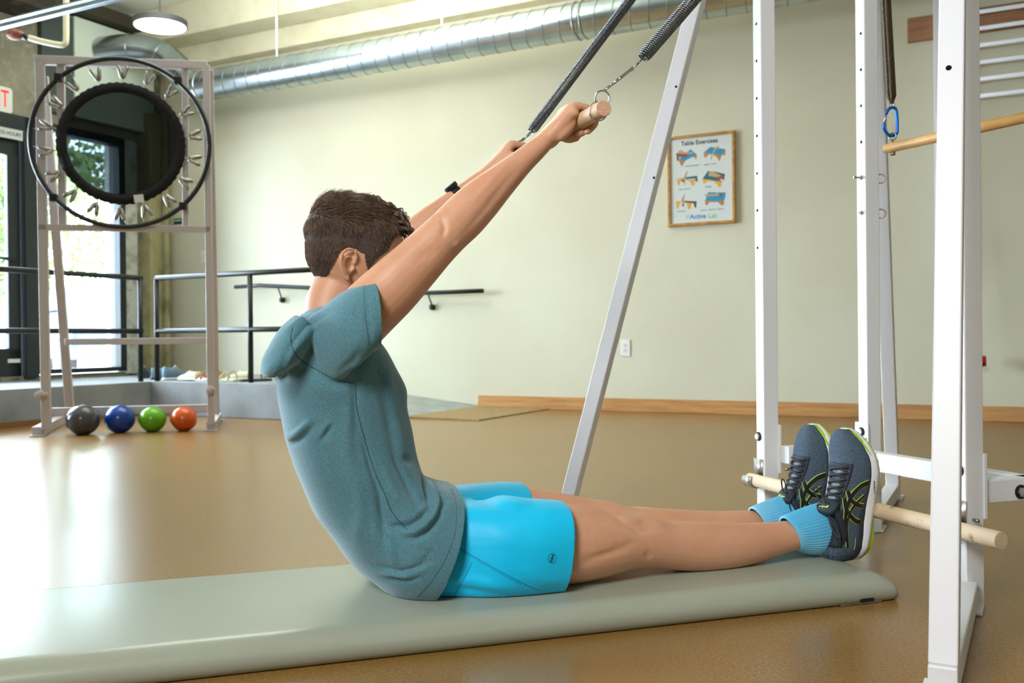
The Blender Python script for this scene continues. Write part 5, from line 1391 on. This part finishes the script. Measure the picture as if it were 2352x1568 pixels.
seam(shorts, T_shorts, [(1056, 1262), (1103, 1290), (1152, 1318), (1196, 1342)], seam_c, .0005)
seam(shorts, T_shorts, [(1085, 1290), (1070, 1320), (1056, 1345), (1044, 1368)], seam_c, .0005)
seam(shorts, T_shorts, [(1296, 1158), (1301, 1210), (1294, 1280), (1278, 1352)], seam_c, .0005) if False else None
# emblem on the shorts: thin oval with three linked lozenges
lg = mat('dark_teal_print', srgb(20, 84, 112), .5)
def print_poly(parent, trees, cx_, cy_, pts, m_, name='print_mark'):
    h = surf(trees, cx_, cy_)
    if not h: return
    bm = B(); vs = []
    for x, y in pts:
        q = surf(trees, x, y)
        if q is None: return
        nn_ = q[1] if q[1].dot(ray(x, y)) < 0 else -q[1]
        vs.append(bm.verts.new(q[0]+nn_*.0008))
    bm.faces.new(vs); return new_obj(name, bm, m_, parent)
sx, sy = lambda x: 1220+x*110/1725, lambda y: 1230+y*100/1568
seam(shorts, T_shorts, [(sx(x), sy(y)) for x, y in ((745, 630), (830, 650), (895, 760), (885, 870), (820, 965), (740, 985), (650, 940), (602, 850), (615, 740), (680, 655), (745, 630))], lg, .00035, .0006, 'print_ring', 5)
lz = [[(735, 690), (780, 660), (835, 700), (790, 735), (750, 730)], [(690, 800), (770, 750), (810, 800), (760, 850), (700, 845)], [(655, 900), (720, 885), (780, 910), (750, 945), (700, 950)], [(752, 725), (790, 735), (790, 765), (745, 765)], [(715, 840), (750, 850), (745, 885), (710, 890)]]
for l in lz: print_poly(shorts, T_shorts, sx(745), sy(800), [(sx(x), sy(y)) for x, y in l], lg)
# watch on the far wrist
wp_ = mirn(P_n(1184, 386, 1.899), 2.117)
wd = (mirn(P_n(1200, 372, 1.9), 2.117)-wp_).normalized(); s_1 = (ND-wd*ND.dot(wd)).normalized(); s_2 = wd.cross(s_1)
# ------------------------------------------------------------------ socks
M['sock'] = mat('light_blue_ribbed_sock', srgb(90, 184, 228), .9, spec=.15, sheen=.3, noise=(7, srgb(140, 208, 236), .42, .68, 4))
nt = M['sock'].node_tree; b_ = nt.nodes['Principled BSDF']; uvn = nt.nodes.new('ShaderNodeUVMap'); wv = nt.nodes.new('ShaderNodeTexWave'); wv.inputs['Scale'].default_value = 14; wv.bands_direction = 'X'
nt.links.new(uvn.outputs[0], wv.inputs['Vector']); bp = nt.nodes.new('ShaderNodeBump'); bp.inputs['Strength'].default_value = .8; bp.inputs['Distance'].default_value = .0015
nt.links.new(wv.outputs[0], bp.inputs['Height']); nt.links.new(bp.outputs[0], b_.inputs['Normal'])
def sock(n_, far):
    off = 0 if not far else 1
    A0, A1 = P_n(1800, 1186, 2.008), P_n(1828, 1264, 2.008)
    B0, B1 = P_n(1832, 1172, 2.008), P_n(1862, 1272, 2.008)
    D0, D1 = P_n(1864, 1160, 2.010), P_n(1905, 1268, 2.010)
    E0, E1 = P_n(1892, 1152, 2.012), P_n(1932, 1255, 2.012)
    G0, G1 = P_n(1912, 1150, 2.012), P_n(1950, 1240, 2.012)
    rs = []; lat = [.0375, .0380, .0375, .034, .030]
    bm = B(); data = []
    for (a, b, l) in zip((A0, B0, D0, E0, G0), (A1, B1, D1, E1, G1), lat):
        if far:
            a = a+ND*(n_-2.012); b = b+ND*(n_-2.012)
        data.append((*((a+b)/2), *((b-a).normalized()), (b-a).length/2, l))
    C = catmull(data, 4); Nn = 192
    for i, c in enumerate(C):
        d = Vector(c[3:6]).normalized(); r_ = []
        for k in range(Nn):
            a = 2*PI*k/Nn; rib = 1+.013*(1 if (k % 4 < 2) else -1)*(1 if 0 < i < 10 else .3)
            r_.append(bm.verts.new(Vector(c[:3])+d*math.cos(a)*c[6]*rib+ND*math.sin(a)*c[7]*rib))
        rs.append(r_)
    for a, b in zip(rs, rs[1:]): bridge(bm, a, b)
    # turned-in cuff
    inn = [bm.verts.new(v.co*.9+sum((w.co for w in rs[0]), Vector())/Nn*.1) for v in rs[0]]; bridge(bm, inn, rs[0])
    for v in bm.verts: v.co.z = max(v.co.z, T+.001)
    return new_obj('sock', fixn(bm), M['sock'], man, True)
sock(2.012, False); sock(2.150, True)
# ------------------------------------------------------------------ running shoes
M['knit'] = mat('slate_knit_mesh', srgb(76, 92, 106), .85, spec=.2, noise=[(480, srgb(50, 62, 76), .48, .62, 2), (1100, srgb(112, 128, 140), .56, .68, 2)], bump=(420, .5, .002))
M['overlay'] = mat('dark_navy_overlay', srgb(38, 46, 56), .6, spec=.3)
M['lace'] = mat('charcoal_lace', srgb(46, 50, 58), .8)
M['foam'] = mat('white_foam_midsole', srgb(240, 240, 247), .6, noise=(300, srgb(222, 222, 232), .6, .7, 2))
M['lime'] = mat('lime_rubber', srgb(176, 214, 10), .5)
M['limeline'] = mat('lime_print', srgb(192, 224, 60), .55)
M['blackprint'] = mat('black_print', srgb(10, 12, 12), .4)
M['tongue_grey'] = mat('grey_mesh_tongue', srgb(134, 146, 150), .9, noise=(300, srgb(90, 102, 108), .5, .6))
SL = .318
def shoe(n_, yaw, inner, name_lab, lean=0.0):
    """local x up the foot, y across (positive = towards the camera side when inner=+1), z towards the shin"""
    X = (UP*math.cos(lean)+MD*math.sin(lean)).normalized()
    Z0 = (-MD*math.cos(lean)+UP*math.sin(lean)).normalized()
    Y0 = -ND
    Z = (Z0*math.cos(yaw)+Y0*math.sin(yaw)).normalized(); Y = (Y0*math.cos(yaw)-Z0*math.sin(yaw)).normalized()
    O = MN(SHM, n_, .054)
    def W3(x, y, z): return O+X*x+Y*y+Z*z
    k_ = inner       # outer side sign
    xs_ = [0, .04, .10, .2, .3, .42, .55, .68, .8, .9, .96, 1.0]
    hw = lambda t: float(np.interp(t, xs_, [.016, .030, .038, .039, .037, .038, .045, .052, .051, .040, .027, .007]))
    yc = lambda t: k_*float(np.interp(t, [0, .3, .55, .75, 1], [.0, .001, .004, .003, -.008]))
    zb = lambda t: float(np.interp(t, [0, .05, .12, .25, .36, .62, .75, .88, 1.0], [.034, .028, .021, .009, .0, .0, .006, .019, .034]))
    mt_ = lambda t: float(np.interp(t, [0, .1, .25, .36, .5, .7, .85, 1.0], [.017, .023, .030, .033, .029, .025, .021, .014]))
    ts = [0, .012, .03, .06, .1, .15, .2, .26, .32, .38, .44, .5, .56, .62, .68, .74, .8, .85, .9, .94, .97, .99, 1.0]
    # outsole + midsole
    def slab(z0f, z1f, grow, m_, nm, par, tset=ts, flare=.003):
        bm = B(); rs = []
        for t in tset:
            w = hw(t)+grow; z0, z1 = z0f(t), z1f(t); c = yc(t); r_ = []
            pr = [(-1, .0), (-1.0, .35), (-.97, .7), (-.93, 1), (.93, 1), (.97, .7), (1.0, .35), (1, .0), (.9, -.06), (-.9, -.06)]
            for (a, b) in pr: r_.append(bm.verts.new(W3(t*SL, c+a*(w+flare*(1-b)*.9), z0+(z1-z0)*b)))
            rs.append(r_)
        loft(bm, rs); return new_obj(nm, fixn(bm), m_, par, True)
    # upper surface S(t, phi): phi 0 = outer bottom edge, pi = inner bottom edge
    hgt = lambda t: float(np.interp(t, [0, .04, .12, .22, .30, .36, .42, .5, .6, .7, .8, .9, .96, 1.0], [.056, .074, .078, .076, .078, .082, .084, .078, .066, .055, .046, .037, .027, .012]))
    def Sf(t, ph, off=0.0):
        w = hw(t)*.97; c = yc(t); z0 = zb(t)+mt_(t)-.002; h = hgt(t)
        ca, sa = math.cos(ph), math.sin(ph); e = 2/float(np.interp(t, [0, .30, .42, .55, 1], [4.0, 4.5, 3.2, 2.5, 2.6]))
        y = k_*math.copysign(abs(ca)**e, ca)*(w+off); z = (sa**(e*.95))*(h+off)
        tilt = .10*(z/.07)**2*w      # upper leans in over the foot
        y2 = y*(1-.22*min(1, z/.075)**2)
        return W3(t*SL, c+y2, z0+z)
    bm = B(); rs = []
    tu = [0.004, .012, .03, .06, .1, .15, .2, .25, .3, .35, .4, .45, .5, .55, .6, .65, .7, .75, .8, .85, .9, .94, .97, .99]
    NP = 40
    for t in tu: rs.append([bm.verts.new(Sf(t, PI*i/NP)) for i in range(NP+1)])
    for a, b in zip(rs, rs[1:]):
        for i in range(NP): bm.faces.new((a[i], a[i+1], b[i+1], b[i]))
    bm.faces.new(rs[-1]); bm.faces.new(rs[0][::-1])
    # collar opening: remove the top of the rear part where the ankle goes in
    bm.faces.ensure_lookup_table(); kill = []
    up_ = new_obj('running_shoe', fixn(bm), M['knit'], man, True)
    md = up_.modifiers.new('s', 'SOLIDIFY'); md.thickness = .002; md.offset = 1
    slab(lambda t: zb(t), lambda t: zb(t)+mt_(t), .002, M['foam'], 'midsole', up_)
    # lime outsole: full length thin layer, thick bevelled heel
    slab(lambda t: zb(t)-.005, lambda t: zb(t)+.001, .0015, M['lime'], 'outsole', up_, [t for t in ts if t >= .32], .001)
    bm = B(); rs = []
    zl = lambda t: float(np.interp(t, [0, .05, .12, .2, .36], [.019, .007, .0, -.004, -.0045]))
    for t in (0.0, .02, .05, .09, .14, .2, .26, .31, .36):
        w = hw(t)+.003; z1 = zb(t)+.001; z0 = zl(t); r_ = []
        for a, b in ((-.98, 1), (-1, .3), (-.85, 0), (.85, 0), (1, .3), (.98, 1)): r_.append(bm.verts.new(W3(t*SL-.001, yc(t)+a*w, z0+(z1-z0)*b)))
        rs.append(r_)
    loft(bm, rs); new_obj('heel_outsole', fixn(bm), M['lime'], up_, bevel=.0015)
    bm = B()
    for t in [.36+.055*i for i in range(11)]:
        w = hw(t)+.002
        for s in (-1, 1): obox(bm, W3(t*SL, yc(t)+s*w*.88, zb(t)-.0045), X, Y, Z, .0062, w*.10, .0028)
    tr_o = new_obj('outsole_lugs', bm, M['lime'], up_, bevel=.001); tr_o['kind'] = 'stuff'
    # lime toe bumper
    bm = B(); rs = []
    for t in (.80, .86, .91, .95, .97, .985, .995):
        w = max(.004, hw(min(t, 1))+.0022); z0 = zb(min(t, 1))+mt_(min(t, 1))*.55; z1 = z0+.012*min(1, (t-.78)/.1); r_ = []
        tt = t+.002
        for a, b in ((-1, 0), (-1.0, .6), (-.9, 1), (.9, 1), (1.0, .6), (1, 0)): r_.append(bm.verts.new(W3(tt*SL, yc(min(t, 1))+a*w*(1 if b < 1 else .93), z0+(z1-z0)*b)))
        rs.append(r_)
    loft(bm, rs); new_obj('toe_bumper', fixn(bm), M['lime'], up_, True)
    # collar padding ring around the ankle
    zt_ = .118
    cps = []
    for i in range(28):
        a = 2*PI*i/28
        x = .082+.055*math.cos(a)*(1.0 if math.cos(a) < 0 else 1.1); y = .030*math.sin(a); z = zt_-.004+.012*math.cos(a)+.006*math.cos(2*a)
        cps.append(W3(x*.98, k_*y, z-.006))
    bm = B(); tube(bm, cps, .0085, 12, closed=True, ref=Z); new_obj('collar', bm, M['overlay'], up_, True)
    # heel counter overlay
    def patch(t0, t1, p0, p1, m_, nm, off=.0015, nt_=8, np_=10, shape=None):
        bm = B(); g = []
        for i in range(nt_+1):
            row = []
            for j in range(np_+1):
                t = t0+(t1-t0)*i/nt_; a0, a1 = (p0, p1) if shape is None else shape(i/nt_)
                row.append(bm.verts.new(Sf(t, a0+(a1-a0)*j/np_, off)))
            g.append(row)
        for i in range(nt_):
            for j in range(np_): bm.faces.new((g[i][j], g[i][j+1], g[i+1][j+1], g[i+1][j]))
        o = new_obj(nm, fixn(bm), m_, up_, True); md = o.modifiers.new('s', 'SOLIDIFY'); md.thickness = .0012; md.offset = 0; return o
    patch(.006, .20, .03, PI-.03, M['overlay'], 'heel_counter', .0014, shape=lambda f: (.03, PI-.03) if f < .55 else (.03+(f-.55)*.2, PI-.03-(f-.55)*.2))
    patch(.12, .40, .62, PI-.62, M['overlay'], 'ankle_overlay', .0018, 10, 14)
    # eyestay (dark band each side of the laces) and tongue
    for s in (0, 1):
        def shp(f, s=s):
            a = .98-.12*f; b = 1.28-.02*f
            return (a, b) if s == 0 else (PI-a, PI-b)
        patch(.34, .72, 0, 0, M['overlay'], 'eyestay', .0022, 12, 4, shp)
    patch(.70, .745, .85, PI-.85, M['overlay'], 'eyestay_front', .0022, 4, 12)
    patch(.36, .70, 1.26, PI-1.26, M['tongue_grey'], 'tongue_mesh', .0016, 12, 6)
    # padded tongue top rising in front of the ankle
    tp = W3(.135, 0, .116)
    bm = B(); rs = []
    for f, w, h in ((0, .026, .006), (.25, .029, .008), (.6, .029, .0095), (.85, .026, .009), (1.0, .018, .005)):
        c = Sf(.47, PI/2, .003).lerp(W3(.118, 0, .136), f); dd = (W3(.118, 0, .136)-Sf(.47, PI/2, .003)).normalized()
        rs.append(ring(bm, c, Y, dd.cross(Y).normalized(), w, h, 18, 2.6))
    loft(bm, rs); tng = new_obj('tongue', fixn(bm), M['overlay'], up_, True)
    # laces
    bm = B(); rows = [.40+.048*i for i in range(7)]
    for i, t in enumerate(rows):
        t2 = t+.040
        for s in (0, 1):
            a0 = 1.08; P = []
            for j in range(9):
                f = j/8; tt = t+(t2-t)*f; ph = a0+(PI-2*a0)*f
                if s: ph = PI-ph
                P.append(Sf(min(tt, .72), ph, .0048+.002*math.sin(PI*f)+(.0015 if s else 0)))
            tube(bm, P, .0029, 6, flat=.55, ref=Z)
    new_obj('laces', bm, M['lace'], up_, True)
    bm = B()
    for t in rows:
        for ph in (1.05, PI-1.05): p = Sf(t, ph, .0036); nn_ = (p-Sf(t, ph, 0)).normalized(); cyl(bm, p-nn_*.001, p+nn_*.0006, .0022, 8)
    ey_o = new_obj('eyelets', bm, M['zinc'], up_); ey_o['kind'] = 'stuff'
    # bow: knot, two loops, two ends
    kn = Sf(.40, PI/2, .010)
    bm = B(); sphere(bm, kn, .0065, 12, 8)
    def loop(dx, dy, dz, w, wd):
        P = []
        for j in range(21):
            a = 2*PI*j/20; r = math.sin(a/2)
            P.append(kn+X*(dx*r-w*math.sin(a)*dy*8)+Y*(dy*r*1.0+w*math.sin(a)*.7)+Z*(dz*r))
        tube(bm, P, .0026, 6, flat=.6, ref=Z)
    loop(-.060, k_*.036, .006, .013, 0); loop(.055, -k_*.020, .022, .012, 0)
    tube(bm, [Vector(p) for p in catmull([kn, kn+Y*k_*.018-X*.02+Z*.012, kn+Y*k_*.034-X*.045+Z*.008, kn+Y*k_*.040-X*.075+Z*.004], 5)], .0024, 6, flat=.6, ref=Z)
    tube(bm, [Vector(p) for p in catmull([kn, kn-Y*k_*.014+X*.012+Z*.012, kn-Y*k_*.022+X*.005+Z*.010, kn-Y*k_*.030-X*.025+Z*.006], 5)], .0024, 6, flat=.6, ref=Z)
    new_obj('lace_bow', bm, M['lace'], up_, True)
    # side stripes: black bands edged in lime
    def band(path, w, m_, nm, off):
        """path in (t, phi); width w in metres"""
        C = catmull(path, 6); bm = B(); rws = []
        P0 = [Sf(c[0], c[1], 0) for c in C]
        for i, c in enumerate(C):
            t, ph = float(c[0]), float(c[1]); e_ = 1e-3
            St = (Sf(t+e_, ph)-Sf(t-e_, ph))/(2*e_); Sp = (Sf(t, ph+e_)-Sf(t, ph-e_))/(2*e_)
            nr_ = St.cross(Sp).normalized(); mid = W3(t*SL, yc(t), zb(t)+.05)
            if nr_.dot(P0[i]-mid) < 0: nr_ = -nr_
            tg = (P0[min(i+1, len(P0)-1)]-P0[max(i-1, 0)]).normalized(); sd = tg.cross(nr_).normalized()
            g11, g12, g22 = St.dot(St), St.dot(Sp), Sp.dot(Sp); b1, b2 = St.dot(sd), Sp.dot(sd); D_ = g11*g22-g12*g12
            if abs(D_) < 1e-12: continue
            a = (b1*g22-b2*g12)/D_; b = (g11*b2-g12*b1)/D_
            wi = w[0]+(w[1]-w[0])*i/(len(P0)-1) if isinstance(w, tuple) else w
            rws.append([bm.verts.new(Sf(t+a*wi*q, ph+b*wi*q)+nr_*off) for q in (-1, -.5, 0, .5, 1)])
        for r0, r1 in zip(rws, rws[1:]):
            for q in range(4): bm.faces.new((r0[q], r0[q+1], r1[q+1], r1[q]))
        o = new_obj(nm, fixn(bm), m_, up_, True); md = o.modifiers.new('s', 'SOLIDIFY'); md.thickness = .0004; md.offset = 0; return o
    paths = [([(.60, .06), (.575, .35), (.52, .56), (.44, .62), (.34, .60), (.24, .52), (.12, .36)], (.0062, .0036)),
             ([(.42, .03), (.44, .25), (.47, .50), (.50, .66), (.545, .86)], (.0056, .0046)),
             ([(.30, .03), (.34, .28), (.39, .55), (.43, .70), (.49, .88)], (.0058, .0042)),
             ([(.50, .10), (.44, .30), (.37, .42), (.28, .47), (.20, .46)], (.0040, .0016))]
    for sd_ in (0, 1):
        for p, w in paths:
            pp = [(a, b) if sd_ == 0 else (a, PI-b) for a, b in p]
            if sd_ == 1 and p is not paths[0][0]: pass
            band(pp, (w[0]+.0015, w[1]+.0015), M['limeline'], 'stripe_edge', .0026)
            band(pp, w, M['blackprint'], 'stripe', .0031)
    # small heel line
    band([(.10, .12), (.13, .10), (.19, .11)], .0007, M['limeline'], 'heel_mark', .0038)
    # lettering on the tongue and the midsole
    tq = W3(.1235, 0, .136); dd = (W3(.118, 0, .136)-Sf(.47, PI/2, .003)).normalized(); nn_ = Y.cross(dd).normalized()
    if nn_.dot(Z) < 0 and nn_.dot(X) < 0: nn_ = -nn_
    c = Sf(.47, PI/2, .003).lerp(W3(.118, 0, .136), .62)+nn_*.0102
    text_obj('tongue_lettering', 'asics', .014, c, Y.cross(nn_).cross(nn_)*-1 if False else -Y if True else Y, nn_.cross(-Y), M['limeline'], up_, .0003, .0004, shear=.25)
    tm = .56; pc_ = W3(tm*SL, yc(tm)+k_*(hw(tm)+.0048), zb(tm)+mt_(tm)*.5)
    text_obj('midsole_lettering', 'FLYTEFOAM', .0055, pc_, X*k_, Z, M['blackprint'], up_, .0003, .0001)
    return up_
shoe(2.012, .26, 1, 'near')
shoe(2.150, .06, -1, 'far')
bm = B(); tube(bm, [wp_-wd*.011, wp_+wd*.011], [.0315, .0305], 28, caps=False)
wt = new_obj('watch_strap', bm, M['rubber'], man, True); md = wt.modifiers.new('s', 'SOLIDIFY'); md.thickness = .003
bm = B(); cyl(bm, wp_+s_2*.028*(1 if s_2.z > 0 else -1), wp_+s_2*.040*(1 if s_2.z > 0 else -1), .018, 24); new_obj('watch_case', bm, M['black'], wt, False, bevel=.002)
